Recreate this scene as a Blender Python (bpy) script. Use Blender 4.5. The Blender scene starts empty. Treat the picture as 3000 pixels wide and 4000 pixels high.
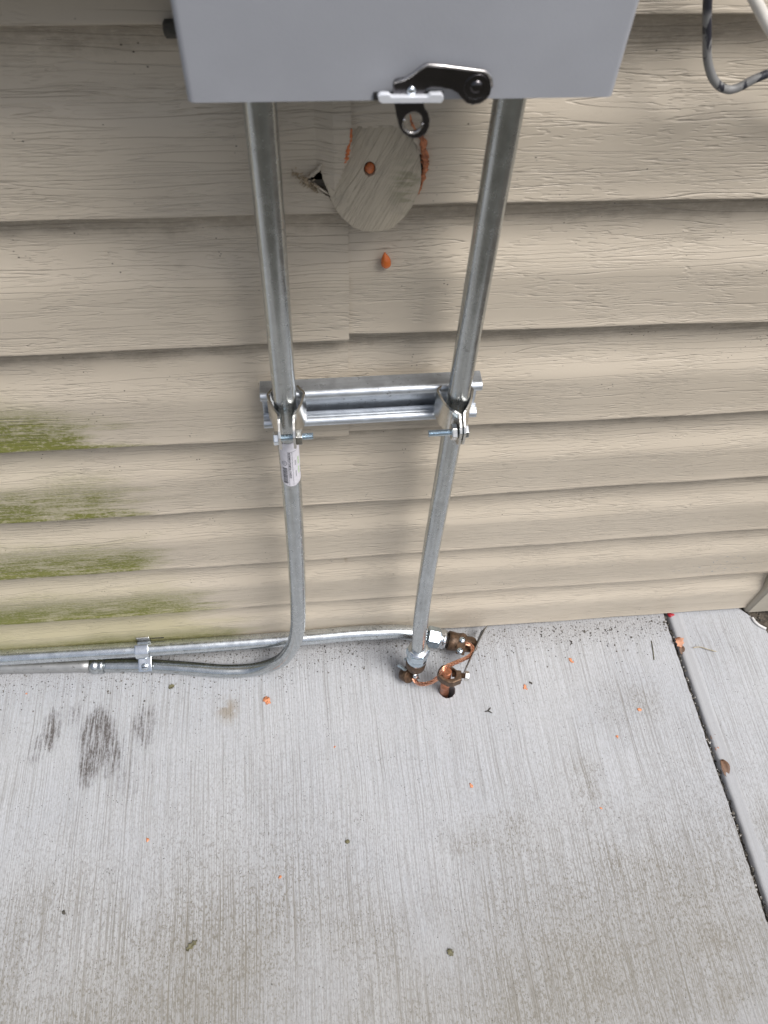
import bpy, bmesh, math, random
import numpy as np
from mathutils import Vector, Matrix
random.seed(7)
R = math.radians

# ------------------------------------------------------------------ camera
scene = bpy.context.scene
FPX, CAM = 2963.7554, (0.0, -0.48326063, 1.10454565)          # focal length in photo pixels, lens position in metres
MC = np.array([[0.9942453874939465, 0.0876911125928506, 0.06153355360484333],
               [-0.09931881885391286, 0.5392763466596563, 0.8362516332748641],
               [0.04014824614445529, -0.8375507690317299, 0.5448823979776573]])   # columns: right, forward, up
cd = bpy.data.cameras.new("camera"); cam = bpy.data.objects.new("camera", cd)
scene.collection.objects.link(cam); scene.camera = cam
cd.sensor_fit = 'VERTICAL'; cd.sensor_height = 36.0; cd.lens = FPX / 4000 * 36.0
cd.clip_start = 0.01; cd.clip_end = 500
mw = Matrix.Identity(4)
for i in range(3):
    mw[i][0] = MC[i, 0]; mw[i][1] = MC[i, 2]; mw[i][2] = -MC[i, 1]; mw[i][3] = CAM[i]
cam.matrix_world = mw
cd.dof.use_dof = True; cd.dof.focus_distance = 0.95; cd.dof.aperture_fstop = 13.0

# ------------------------------------------------------------------ light
SUN_EL, SUN_AZ = 60.0, 47.0       # elevation; azimuth to the right of the wall's normal
world = bpy.data.worlds.new("World"); scene.world = world; world.use_nodes = True
wn = world.node_tree; wn.nodes.clear()
sky = wn.nodes.new('ShaderNodeTexSky'); sky.sky_type = 'NISHITA'; sky.sun_disc = False
sky.sun_elevation = R(SUN_EL); sky.sun_rotation = R(180 - SUN_AZ)
sky.air_density = 1.0; sky.dust_density = 4.0; sky.ozone_density = 1.0
hs = wn.nodes.new('ShaderNodeHueSaturation'); hs.inputs['Saturation'].default_value = 0.55
bg = wn.nodes.new('ShaderNodeBackground'); bg.inputs[1].default_value = 0.066
wo = wn.nodes.new('ShaderNodeOutputWorld')
wn.links.new(sky.outputs[0], hs.inputs['Color']); wn.links.new(hs.outputs[0], bg.inputs[0]); wn.links.new(bg.outputs[0], wo.inputs[0])
sd = bpy.data.lights.new("sun", 'SUN'); sd.energy = 1.5; sd.angle = R(26); sd.color = (1.0, 0.985, 0.965)
sun = bpy.data.objects.new("sun", sd); scene.collection.objects.link(sun)
e, a = R(SUN_EL), R(SUN_AZ)
sdir = Vector((math.sin(a) * math.cos(e), -math.cos(a) * math.cos(e), math.sin(e)))
sun.rotation_euler = sdir.to_track_quat('Z', 'Y').to_euler()
sun.location = (2, -2, 3)
scene.view_settings.view_transform = 'Standard'; scene.view_settings.look = 'None'
scene.view_settings.exposure = 0.95; scene.view_settings.gamma = 1.0
scene.render.engine = 'CYCLES'

# ------------------------------------------------------------------ helpers
C0 = np.array(CAM)
def ray(u, v):
    return MC @ np.array([(u - 1500) / FPX, 1.0, -(v - 2000) / FPX])
def wp(u, v, y=0.0):                 # photo pixel -> point on the vertical plane at this y
    r = ray(u, v); return Vector(C0 + (y - C0[1]) / r[1] * r)
def gp(u, v, z=0.0):                 # photo pixel -> point on the horizontal plane at this z
    r = ray(u, v); return Vector(C0 + (z - C0[2]) / r[2] * r)
GZ = -0.004                          # top of the concrete

col = scene.collection
def empty(name, loc, label, cat, group=None):
    o = bpy.data.objects.new(name, None); col.objects.link(o); o.location = loc
    o.empty_display_size = 0.02
    bpy.context.view_layer.update()
    return tag(o, label, cat, group)
def tag(o, label=None, cat=None, group=None, kind=None):
    if label: o['label'] = label
    if cat: o['category'] = cat
    if group: o['group'] = group
    if kind: o['kind'] = kind
    return o

class MB:
    def __init__(s): s.v = []; s.f = []; s.sm = []
    def add(s, vs, fs, smooth=True):
        n = len(s.v); s.v += [tuple(p) for p in vs]
        s.f += [tuple(i + n for i in f) for f in fs]; s.sm += [smooth] * len(fs)
        return s
    def build(s, name, mat, parent=None, bevel=0, solid=0, sub=0):
        me = bpy.data.meshes.new(name); me.from_pydata(s.v, [], s.f)
        me.polygons.foreach_set('use_smooth', s.sm); me.update()
        o = bpy.data.objects.new(name, me); col.objects.link(o)
        if mat: me.materials.append(mat)
        if parent:
            o.parent = parent; o.matrix_parent_inverse = parent.matrix_world.inverted()
        if solid:
            m = o.modifiers.new('solid', 'SOLIDIFY'); m.thickness = solid; m.offset = 0
        if bevel:
            m = o.modifiers.new('bevel', 'BEVEL'); m.width = bevel; m.segments = 2; m.limit_method = 'ANGLE'; m.angle_limit = R(40)
        if sub:
            m = o.modifiers.new('sub', 'SUBSURF'); m.levels = sub; m.render_levels = sub
        return o

def frame(d):
    d = Vector(d).normalized(); h = Vector((0, 0, 1)) if abs(d.z) < .9 else Vector((0, 1, 0))
    x = h.cross(d).normalized(); return x, d.cross(x)
def smooth_path(pts, n=8):
    pts = [Vector(p) for p in pts]; P = [2 * pts[0] - pts[1]] + pts + [2 * pts[-1] - pts[-2]]; out = []
    for i in range(1, len(P) - 2):
        p0, p1, p2, p3 = P[i - 1], P[i], P[i + 1], P[i + 2]
        d1 = max((p2 - p1).length, 1e-6); d0 = max((p1 - p0).length, 1e-6); d2 = max((p3 - p2).length, 1e-6)
        m1 = ((p1 - p0) / d0 * d1 + (p2 - p1) / d1 * d0) / (d0 + d1) * d1
        m2 = ((p2 - p1) / d1 * d2 + (p3 - p2) / d2 * d1) / (d1 + d2) * d1
        for k in range(n):
            t = k / n
            out.append((2*t**3-3*t**2+1)*p1 + (t**3-2*t**2+t)*m1 + (-2*t**3+3*t**2)*p2 + (t**3-t**2)*m2)
    out.append(pts[-1]); return out
def tube(mb, pts, r, seg=24, caps=True, jitter=0.0):
    pts = [Vector(p) for p in pts]; n = len(pts)
    rs = r if isinstance(r, (list, tuple)) else [r] * n
    T = [(pts[min(i + 1, n - 1)] - pts[max(i - 1, 0)]).normalized() for i in range(n)]
    x, y = frame(T[0]); vs = []
    for i in range(n):
        x = (x - T[i] * x.dot(T[i])).normalized(); y = T[i].cross(x)
        for k in range(seg):
            a = 2 * math.pi * k / seg; rr = rs[i] * (1 + random.uniform(-jitter, jitter))
            vs.append(pts[i] + (x * math.cos(a) + y * math.sin(a)) * rr)
    fs = [(i*seg+k, i*seg+(k+1) % seg, (i+1)*seg+(k+1) % seg, (i+1)*seg+k) for i in range(n-1) for k in range(seg)]
    mb.add(vs, fs)
    if caps:
        b = len(mb.v) - len(vs)
        mb.f += [tuple(b + k for k in range(seg - 1, -1, -1)), tuple(b + (n-1)*seg + k for k in range(seg))]; mb.sm += [False, False]
    return mb
def lathe(mb, p0, d, prof, seg=24, smooth=True, rot=0.0, caps=True):   # prof: (distance along d, radius)
    p0 = Vector(p0); d = Vector(d).normalized(); x, y = frame(d); vs = []
    for t, r in prof:
        for k in range(seg):
            a = 2 * math.pi * k / seg + rot; vs.append(p0 + d * t + (x * math.cos(a) + y * math.sin(a)) * r)
    n = len(prof)
    fs = [(i*seg+k, i*seg+(k+1) % seg, (i+1)*seg+(k+1) % seg, (i+1)*seg+k) for i in range(n-1) for k in range(seg)]
    mb.add(vs, fs, smooth)
    if caps:
        b = len(mb.v) - len(vs)
        mb.f += [tuple(b + k for k in range(seg - 1, -1, -1)), tuple(b + (n-1)*seg + k for k in range(seg))]; mb.sm += [False, False]
    return mb
def thread(mb, p0, d, L, r, pitch=0.0012, seg=16):
    n = max(2, int(L / pitch)); prof = []
    for i in range(n):
        prof += [(L*i/n, r*.82), (L*(i+.5)/n, r)]
    prof.append((L, r*.8)); return lathe(mb, p0, d, prof, seg, False)
def box(mb, c, s, M=None):
    c = Vector(c); vs = []
    for k in range(8):
        p = Vector(((k & 1) - .5, ((k >> 1) & 1) - .5, (k >> 2) - .5)); p = Vector((p.x*s[0], p.y*s[1], p.z*s[2]))
        vs.append(c + (M @ p if M else p))
    return mb.add(vs, [(0,2,3,1),(4,5,7,6),(0,1,5,4),(2,6,7,3),(0,4,6,2),(1,3,7,5)], False)
def prism(mb, outer, ext, holes=()):
    bm = bmesh.new(); loops = []
    for lp in [outer] + list(holes):
        vs = [bm.verts.new(p) for p in lp]; loops.append(vs)
        for i in range(len(vs)): bm.edges.new((vs[i], vs[(i+1) % len(vs)]))
    bmesh.ops.triangle_fill(bm, use_beauty=True, use_dissolve=False, edges=bm.edges[:])
    r = bmesh.ops.extrude_face_region(bm, geom=bm.faces[:])
    bmesh.ops.translate(bm, vec=Vector(ext), verts=[g for g in r['geom'] if isinstance(g, bmesh.types.BMVert)])
    bmesh.ops.recalc_face_normals(bm, faces=bm.faces[:]); bm.verts.index_update()
    mb.add([v.co.copy() for v in bm.verts], [[v.index for v in f.verts] for f in bm.faces], False); bm.free(); return mb
def ring_pts(c, ax, ay, rx, ry, n=28, a0=0):
    return [Vector(c) + Vector(ax)*rx*math.cos(a0+2*math.pi*i/n) + Vector(ay)*ry*math.sin(a0+2*math.pi*i/n) for i in range(n)]
def ribbon(mb, prof, zlo, zhi, t):       # a bent metal strap: plan profile (x, y), height range along it, thickness
    n = len(prof); P = [Vector((p[0], p[1])) for p in prof]; vs = []
    for i in range(n):
        d = (P[min(i+1, n-1)] - P[max(i-1, 0)]).normalized(); nn = Vector((-d.y, d.x)) * t / 2
        for s in (1, -1):
            q = P[i] + nn * s; vs += [(q.x, q.y, zlo[i]), (q.x, q.y, zhi[i])]
    fs = []
    for i in range(n-1):
        a, b = i*4, (i+1)*4
        fs += [(a, b, b+1, a+1), (a+2, a+3, b+3, b+2), (a+1, b+1, b+3, a+3), (a, a+2, b+2, b)]
    fs += [(0, 1, 3, 2), ((n-1)*4, (n-1)*4+2, (n-1)*4+3, (n-1)*4+1)]
    return mb.add(vs, fs, False)
def blob(mb, c, s, seed=0, flat=1.0, rough=.35):
    rnd = random.Random(seed); bm = bmesh.new(); bmesh.ops.create_icosphere(bm, subdivisions=2, radius=1)
    rz = rnd.uniform(0, 6.28); st = rnd.uniform(.6, 1.0)
    ph = [(Vector((rnd.uniform(-1,1), rnd.uniform(-1,1), rnd.uniform(-1,1))) * 3.5, rnd.uniform(0, 6)) for _ in range(3)]
    for v in bm.verts:
        k = 1 + rough * sum(math.sin(v.co.dot(d) + p) for d, p in ph) / 2
        q = Vector((v.co.x * k, v.co.y * k * st, v.co.z * k * flat)); q.rotate(Matrix.Rotation(rz, 3, 'Z')); v.co = Vector(c) + q * s
    bm.verts.index_update(); mb.add([v.co.copy() for v in bm.verts], [[v.index for v in f.verts] for f in bm.faces], True); bm.free(); return mb

# ------------------------------------------------------------------ material helper
class NT:
    def __init__(s, name):
        s.m = bpy.data.materials.new(name); s.m.use_nodes = True; s.t = s.m.node_tree
        s.b = s.t.nodes['Principled BSDF']; s.co = s.t.nodes.new('ShaderNodeTexCoord').outputs['Object']
    def n(s, typ, **k):
        o = s.t.nodes.new(typ)
        for a, b in k.items(): setattr(o, a, b)
        return o
    def put(s, sock, v):
        if hasattr(v, 'is_linked') or hasattr(v, 'links'): s.t.links.new(v, sock)
        else: sock.default_value = v
    def mapv(s, sc=(1,1,1), rot=(0,0,0), loc=(0,0,0), src=None):
        o = s.n('ShaderNodeMapping'); s.put(o.inputs[0], src or s.co); o.inputs['Location'].default_value = loc
        o.inputs['Rotation'].default_value = rot; o.inputs['Scale'].default_value = sc; return o.outputs[0]
    def noise(s, vec, sc=1.0, det=2.0, rough=.5, dist=0.0):
        o = s.n('ShaderNodeTexNoise'); s.put(o.inputs['Vector'], vec); o.inputs['Scale'].default_value = sc
        o.inputs['Detail'].default_value = det; o.inputs['Roughness'].default_value = rough; o.inputs['Distortion'].default_value = dist
        return o.outputs[0]
    def vor(s, vec, sc=1.0, feat='F1'):
        o = s.n('ShaderNodeTexVoronoi', feature=feat); s.put(o.inputs['Vector'], vec); o.inputs['Scale'].default_value = sc; return o
    def math(s, op, a, b=0.0, c=0.0, clamp=False):
        o = s.n('ShaderNodeMath', operation=op, use_clamp=clamp)
        for i, v in enumerate((a, b, c)): s.put(o.inputs[i], v)
        return o.outputs[0]
    def step(s, v, lo, hi, a=0.0, b=1.0):
        o = s.n('ShaderNodeMapRange', interpolation_type='SMOOTHSTEP'); s.put(o.inputs[0], v)
        for i, x in enumerate((lo, hi, a, b)): o.inputs[i+1].default_value = x
        return o.outputs[0]
    def mul(s, *a):
        r = a[0]
        for x in a[1:]: r = s.math('MULTIPLY', r, x)
        return r
    def mix(s, f, a, b):
        o = s.n('ShaderNodeMix', data_type='RGBA'); s.put(o.inputs[0], f)
        for i, v in ((6, a), (7, b)):
            if isinstance(v, tuple): v = (*v[:3], 1)
            s.put(o.inputs[i], v)
        return o.outputs[2]
    def xyz(s, src=None):
        o = s.n('ShaderNodeSeparateXYZ'); s.put(o.inputs[0], src or s.co); return o.outputs
    def bump(s, h, dist=.001, st=1.0, nrm=None):
        o = s.n('ShaderNodeBump'); s.put(o.inputs['Height'], h); o.inputs['Distance'].default_value = dist; o.inputs['Strength'].default_value = st
        if nrm: s.put(o.inputs['Normal'], nrm)
        return o.outputs[0]
    def ell(s, c, rx, ry, ax=0, ay=1, soft=.6):      # soft elliptical patch mask in two object axes
        p = s.xyz(); u = s.math('DIVIDE', s.math('SUBTRACT', p[ax], c[0]), rx); v = s.math('DIVIDE', s.math('SUBTRACT', p[ay], c[1]), ry)
        return s.step(s.math('SQRT', s.math('ADD', s.mul(u, u), s.mul(v, v))), 1.0, 1.0 - soft, 0, 1)
    def done(s, color=None, rough=None, metal=None, nrm=None, spec=None):
        for k, v in (('Base Color', color), ('Roughness', rough), ('Metallic', metal), ('Normal', nrm), ('Specular IOR Level', spec)):
            if v is not None:
                if k == 'Base Color' and isinstance(v, tuple): v = (*v[:3], 1)
                s.put(s.b.inputs[k], v)
        return s.m

# ------------------------------------------------------------------ materials
PITCH = 0.127
def grain(t, rz=0.0, sc=1.0):
    """embossed wood grain: long wavy cracks and short dashes, returns a height"""
    rot = (0, 0, 0); base = t.mapv((1, 1, 1), (0, rz, 0)) if rz else t.co
    warp = t.noise(t.mapv((9*sc, 7*sc, 26*sc), src=base), 1.0, 2.0)
    def vv(sx, sz, w, off):
        m = t.mapv((sx*sc, 3*sc, sz*sc), rot, (off, off*.3, off*.7), base); o = t.n('ShaderNodeVectorMath', operation='ADD'); t.put(o.inputs[0], m)
        cc = t.n('ShaderNodeCombineXYZ'); t.put(cc.inputs[2], t.math('MULTIPLY', warp, w)); t.put(o.inputs[1], cc.outputs[0]); return o.outputs[0]
    n1 = t.noise(vv(3.2, 88, .75, 3), 1.0, 1.5)
    l1 = t.step(t.math('ABSOLUTE', t.math('SUBTRACT', n1, .50)), 0.0, .012, 1, 0)
    n2 = t.noise(vv(5, 130, .8, 11), 1.0, 1.0)
    l2 = t.step(t.math('ABSOLUTE', t.math('SUBTRACT', n2, .56)), 0.0, .010, 1, 0)
    m1 = t.step(t.noise(t.mapv((9*sc, 9, 40*sc), rot, (5, 0, 1), base), 1.0, 1), .42, .6)
    n3 = t.noise(vv(80, 680, 2.0, 23), 1.0, 0.5)
    d3 = t.step(n3, .55, .66)
    m3 = t.step(t.noise(t.mapv((16*sc, 9, 34*sc), rot, (9, 2, 4), base), 1.0, 1), .40, .58)
    n4 = t.noise(vv(18, 420, 4.0, 31), 1.0, 1.0)
    l4 = t.mul(t.step(t.math('ABSOLUTE', t.math('SUBTRACT', n4, .5)), 0.0, .05, 1, 0), t.step(n1, .5, .62))
    h = t.math('ADD', t.math('ADD', l1, t.mul(l2, m1)), t.math('ADD', t.mul(d3, m3, .85), t.mul(l4, .6)))
    return t.math('MULTIPLY', h, -1.0), t.math('MAXIMUM', t.mul(l1, .9), t.mul(l4, .4))

def mat_siding():
    t = NT('siding_vinyl'); p = t.xyz()
    h, lines = grain(t)
    big = t.noise(t.mapv((5, 5, 9)), 1.0, 3)
    c = t.mix(t.step(big, .3, .7), (.545, .476, .382), (.580, .509, .412))
    c = t.mix(t.mul(lines, .05), c, (.26, .21, .15))
    # dirt under the laps, darkened to paint in the lap shade, and grime spots
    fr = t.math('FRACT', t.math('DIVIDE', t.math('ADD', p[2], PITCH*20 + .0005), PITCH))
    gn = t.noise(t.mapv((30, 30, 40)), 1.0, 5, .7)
    lap_dirt_shade = t.mul(t.step(t.math('ADD', fr, t.math('MULTIPLY', t.math('SUBTRACT', gn, .5), .22)), .79, .90), t.step(t.noise(t.mapv((120, 90, 300)), 1.0, 4, .7), .26, .56, .45, 1.0))
    c = t.mix(t.mul(lap_dirt_shade, .46), c, (.15, .12, .085))
    v = t.vor(t.mapv((1, 1, 1.4)), 210.0); spot = t.mul(t.step(v.outputs['Distance'], .10, .20, 1, 0), t.step(t.noise(t.co, 37.0, 2), .62, .68))
    c = t.mix(spot, c, (.06, .05, .04))
    v2 = t.vor(t.mapv((1, 1, 2.0), loc=(3, 1, 2)), 120.0); sc = t.mul(t.step(v2.outputs['Distance'], .06, .13, 1, 0), t.step(t.noise(t.mapv((1,1,1), loc=(9, 3, 1)), 21.0, 2), .60, .68))
    c = t.mix(t.mul(sc, .7), c, (.23, .20, .18))
    rs = t.mul(t.ell((.032, .235), .008, .030, 0, 2, .9), t.step(t.noise(t.mapv((1, 1, .5)), 160.0, 4), .42, .60))
    c = t.mix(t.mul(rs, .45), c, (.26, .17, .08))
    # blue-grey paint flecks low down on the right
    fl = t.mul(t.ell((.58, .155), .085, .030, 0, 2, .3), t.step(t.noise(t.mapv((1, 1, 1.6)), 190.0, 2), .66, .70))
    c = t.mix(fl, c, (.20, .23, .28))
    # green algae on the lower half of the laps at the left
    lim = t.step(p[2], .02, .30, -.105, -.190)                            # how far right it reaches at each height
    wav = t.math('MULTIPLY', t.math('SUBTRACT', t.noise(t.mapv((8, 9, 46)), 1.0, 4, .6), .5), .22)
    reach = t.math('ADD', t.math('SUBTRACT', p[0], lim), wav)
    xl = t.step(reach, .02, -.06)
    blot = t.noise(t.mapv((9, 9, 30), loc=(7, 1, 2)), 1.0, 5, .62)
    streak = t.noise(t.mapv((26, 20, 260)), 1.0, 3, .6)
    band = t.math('ADD', fr, t.math('ADD', t.math('MULTIPLY', t.math('SUBTRACT', blot, .5), .9), t.math('MULTIPLY', t.math('SUBTRACT', streak, .5), .25)))
    half = t.step(band, .66, .30)
    zl = t.step(t.math('ADD', p[2], t.math('MULTIPLY', t.step(p[0], -.20, -.30), -.06)), .575, .515)
    dens = t.math('ADD', t.mul(t.step(blot, .34, .66), .50), t.math('ADD', t.mul(t.step(streak, .36, .62), .40), .18))
    spk = t.step(t.noise(t.mapv((260, 200, 420)), 1.0, 4, .75), .36, .58)
    edge_ = t.step(fr, .55, .04)
    alg = t.mul(xl, zl, half, dens, t.math('ADD', t.mul(spk, .55), .45), t.math('ADD', t.mul(edge_, .45), .62))
    low = t.step(p[2], .30, .02)
    film = t.mul(t.step(reach, .03, -.10), zl, t.math('ADD', t.mul(low, .40), .08))
    c = t.mix(t.math('MINIMUM', film, .5), c, (.31, .29, .10))
    rub = t.math('ADD', t.mul(t.step(t.noise(t.mapv((1, 1, 1.0), (0, .3, 0)), 55.0, 4, .7), .34, .52), .30), .70)
    c = t.mix(t.math('MINIMUM', t.mul(alg, rub, 1.45), .94), c, (.155, .165, .018))
    hf = t.math('ADD', h, t.math('MULTIPLY', t.noise(t.co, 900.0, 2), .12))
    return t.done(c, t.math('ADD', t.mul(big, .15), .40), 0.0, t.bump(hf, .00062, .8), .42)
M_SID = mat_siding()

def mat_disc():
    t = NT('offcut_vinyl'); h, lines = grain(t, R(58), 1.6)
    c = t.mix(t.mul(lines, .10), (.530, .462, .355), (.26, .21, .15))
    g = t.mul(t.ell((.078, .782), .020, .028, 0, 2, .9), t.step(t.noise(t.mapv((60, 60, 300), (0, R(-40), 0)), 1.0, 3), .45, .62))
    c = t.mix(t.mul(g, .5), c, (.17, .17, .08))
    c = t.mix(t.mul(t.step(t.noise(t.co, 70.0, 4), .5, .72), .25), c, (.27, .24, .20))
    return t.done(c, .55, 0, t.bump(h, .00045, .8), .35)
M_DISC = mat_disc()

def mat_plain(name, c, rough=.5, metal=0.0, var=.12, vs=60.0, bump=0.0, bs=200.0, spec=None):
    t = NT(name); n = t.noise(t.co, vs, 4)
    lo = tuple(x * (1 - var) for x in c); hi = tuple(min(1, x * (1 + var)) for x in c)
    return t.done(t.mix(t.step(n, .3, .7), lo, hi), t.math('ADD', t.math('MULTIPLY', t.math('SUBTRACT', n, .5), .2), rough), metal,
                  t.bump(t.noise(t.co, bs, 3), bump) if bump else None, spec)

def mat_concrete(name, stains=True):
    t = NT(name); p = t.xyz()
    warp = t.math('MULTIPLY', t.noise(t.mapv((3, 6, 1)), 1.0, 2), .012)
    cx = t.n('ShaderNodeCombineXYZ'); t.put(cx.inputs[0], t.math('ADD', p[0], warp)); t.put(cx.inputs[1], p[1]); t.put(cx.inputs[2], p[2])
    br = t.noise(t.mapv((420, 3.5, 1), src=cx.outputs[0]), 1.0, 2.5, .6)
    br2 = t.noise(t.mapv((120, 2.5, 1), loc=(3, 1, 0), src=cx.outputs[0]), 1.0, 2, .5)
    gr = t.noise(t.mapv((1, .6, 1)), 430.0, 5, .70)
    pit = t.step(t.noise(t.mapv((1, .45, 1), loc=(1, 2, 3)), 330.0, 5, .75), .48, .70)
    big = t.noise(t.mapv((1, 1, 1)), 4.0, 4, .6)
    c = t.mix(t.step(big, .3, .7), (.440, .455, .488), (.488, .499, .522))
    c = t.mix(t.step(gr, .38, .72, 0, .36), c, (.25, .245, .238))
    fl_ = t.noise(t.mapv((820, 7, 1), loc=(7, 2, 0), src=cx.outputs[0]), 1.0, 2, .6)
    c = t.mix(t.step(fl_, .44, .68, 0, .46), c, (.235, .228, .215))
    groove = t.mul(t.step(br, .52, .68), t.step(br2, .35, .65))
    c = t.mix(t.mul(groove, .38), c, (.18, .168, .150))
    # grime: heavier away from the wall, blotchy, sitting in the grooves and pits
    dirt = t.noise(t.mapv((3.2, 2.4, 1), loc=(2.0, .7, 0)), 1.0, 5, .62)
    away = t.step(p[1], -.10, -.50, .12, 1.25)
    dm = t.math('MULTIPLY', t.mul(t.step(dirt, .28, .70), away), 1.1)
    pm = t.math('MAXIMUM', t.math('MAXIMUM', t.mul(groove, .8), t.step(fl_, .50, .68, 0, .65)), t.math('MAXIMUM', t.mul(pit, .9), t.step(gr, .50, .66)))
    if stains:
        for cc, rx, ry, k in (((.452, -.142), .09, .06, .7), ((.362, -.260), .045, .075, 1.0), ((.36, -.335), .10, .07, .7), ((.30, -.485), .06, .065, 1.1),
                              ((.475, -.462), .05, .03, .9), ((.487, -.525), .05, .04, 1.2), ((.20, -.305), .10, .05, .6), ((-.15, -.42), .2, .08, .5),
                              ((-.27, -.45), .12, .06, .6), ((.05, -.50), .12, .05, .5), ((.10, -.40), .14, .08, .35), ((.45, -.39), .09, .05, .5)):
            dm = t.math('ADD', dm, t.math('MULTIPLY', t.mul(t.ell(cc, rx, ry, soft=.95), t.step(t.noise(t.mapv((22, 16, 1), loc=cc+(0,)), 1.0, 4), .32, .66)), k))
    c = t.mix(t.math('MINIMUM', t.mul(dm, t.math('ADD', t.mul(pm, .95), .05)), .92), c, (.165, .150, .124))
    c = t.mix(t.math('MINIMUM', t.math('ADD', t.mul(dm, .17), t.step(p[1], -.25, -.56, 0, .34)), .55), c, (.255, .240, .208))
    if stains:
        st = None
        for cc, rx, ry, k in (((-.335, -.126), .036, .075, 1.0), ((-.343, -.165), .024, .05, .9), ((-.312, -.150), .024, .06, .8), ((-.400, -.108), .022, .055, .78), ((-.418, -.135), .018, .045, .6), ((-.268, -.115), .034, .065, .62), ((-.285, -.18), .05, .07, .5), ((-.37, -.085), .04, .04, .5)):
            q = t.mul(t.ell(cc, rx*1.15, ry*1.05, soft=.75), k); st = q if st is None else t.math('MAXIMUM', st, q)
        nb = t.math('ADD', t.math('MULTIPLY', t.noise(t.mapv((300, 14, 1), loc=(0, 5, 0), src=cx.outputs[0]), 1.0, 3, .6), .62), t.math('MULTIPLY', t.noise(t.mapv((150, 90, 1), loc=(2, 5, 0)), 1.0, 5, .7), .38))
        sm = t.step(t.math('ADD', t.math('MULTIPLY', st, .46), nb), .66, .96)
        c = t.mix(t.math('MINIMUM', t.mul(sm, t.step(st, .05, .5), t.math('ADD', t.mul(t.step(t.noise(t.mapv((330, 20, 1), loc=(4, 1, 0), src=cx.outputs[0]), 1.0, 4, .65), .40, .56), .75), .25), t.math('ADD', t.mul(t.step(gr, .36, .56), .5), .55)), .90), c, (.085, .073, .068))
        ru = t.mul(t.ell((-.150, -.100), .024, .030, soft=.9), t.step(t.noise(t.mapv((1, 1, 1)), 90.0, 4), .40, .60))
        c = t.mix(t.mul(ru, .6), c, (.22, .17, .10))
        # grit washed against the foot of the wall
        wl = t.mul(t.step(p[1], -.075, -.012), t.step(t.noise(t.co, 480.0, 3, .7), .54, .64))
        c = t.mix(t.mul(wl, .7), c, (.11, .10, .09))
        c = t.mix(t.mul(t.step(p[1], -.05, -.005), .25), c, (.24, .22, .20))  # smooth band, darker towards the foot of the wall
    v = t.vor(t.mapv((1, .8, 1)), 260.0); sp = t.mul(t.step(v.outputs['Distance'], .10, .22, 1, 0), t.step(t.noise(t.co, 45.0, 2), .56, .62))
    c = t.mix(t.mul(sp, .8), c, (.08, .075, .065))
    h = t.math('SUBTRACT', t.math('ADD', t.math('MULTIPLY', br, 1.0), t.math('MULTIPLY', gr, .22)), t.math('MULTIPLY', pit, .20))
    if not stains:      # tooled smooth margin along the joint
        mg = t.step(p[0], .578, .584); h = t.math('MULTIPLY', h, t.math('ADD', t.mul(mg, .92), .08))
        c = t.mix(t.math('MULTIPLY', t.math('SUBTRACT', 1.0, mg), .75), c, (.40, .405, .42))
    return t.done(c, .86, 0, t.bump(t.math('MULTIPLY', h, -1.0), .0013, .85), .25)
M_CON = mat_concrete('broom_finished_concrete'); M_CON2 = mat_concrete('concrete_beyond_the_joint', False)

def mat_galv(name, c=(.56, .58, .585), r0=.34, spots=.5, ax=2, dull=.0):
    t = NT(name)
    sc = [95, 95, 95]; sc[ax] = 5
    st = t.noise(t.mapv(tuple(sc)), 4.0, 3); sp = t.noise(t.co, 95.0, 4, .6); fine = t.noise(t.co, 700.0, 2)
    cc = t.mix(t.step(sp, .35, .68), tuple(x*.86 for x in c), c)
    cc = t.mix(t.step(st, .35, .7, 0, .35), cc, tuple(x*.62 for x in c))
    dk = t.mul(t.step(t.noise(t.mapv((1, 1, 1), loc=(4, 2, 8)), 150.0, 4, .65), .60, .70), spots)
    cc = t.mix(dk, cc, (.10, .095, .09))
    rg = t.math('ADD', t.math('ADD', t.mul(sp, .22), t.mul(st, .12)), r0 - .10)
    rg = t.math('ADD', rg, t.mul(dk, .3))
    return t.done(cc, rg, 1.0 - dull, t.bump(t.math('ADD', t.mul(st, .6), t.mul(fine, .4)), .00014, .6))
M_COND = mat_galv('galvanised_conduit', (.58, .61, .62), .17, .22, 2, .04)
M_CONDH = mat_galv('galvanised_conduit_lying', (.72, .76, .79), .20, .6, 0, .03)
M_OLDC = mat_galv('weathered_conduit', (.44, .44, .435), .40, .8, 0, .30)
M_STRUT = mat_galv('galvanised_strut', (.68, .72, .77), .30, .55, 0, .15)
M_ZINC = mat_plain('bright_zinc', (.72, .76, .80), .20, 1.0, .08, 120)
M_ZINCB = mat_plain('bluish_zinc', (.58, .68, .76), .24, 1.0, .1, 150)
M_CLAMP = mat_plain('clamp_steel', (.68, .67, .64), .24, 1.0, .10, 90, .0001, 300)
M_BRONZE = mat_plain('dark_bronze', (.105, .065, .040), .46, .55, .35, 170, .0005, 420)
M_COPPER = mat_plain('copper', (.86, .46, .31), .26, 1.0, .15, 300)
M_RODC = mat_plain('tarnished_copper', (.50, .21, .12), .38, 1.0, .3, 130)
M_ORANGE = mat_plain('orange_caulk', (.60, .17, .055), .45, 0, .25, 260, .0006, 500)
M_CRUMB = mat_plain('orange_crumb', (.68, .27, .13), .6, 0, .2, 400)
M_ORANGED = mat_plain('dirty_orange_caulk', (.50, .185, .085), .6, 0, .45, 330, .001, 600)
M_ORANGEG = mat_plain('wet_orange_caulk', (.66, .16, .035), .12, 0, .08, 200)
M_BOX = mat_plain('grey_enamel', (.345, .354, .384), .42, 0, .03, 20, .00008, 900, .4)
M_BOXIN = mat_plain('grey_enamel_body', (.20, .21, .24), .5, 0, .05, 30)
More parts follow.
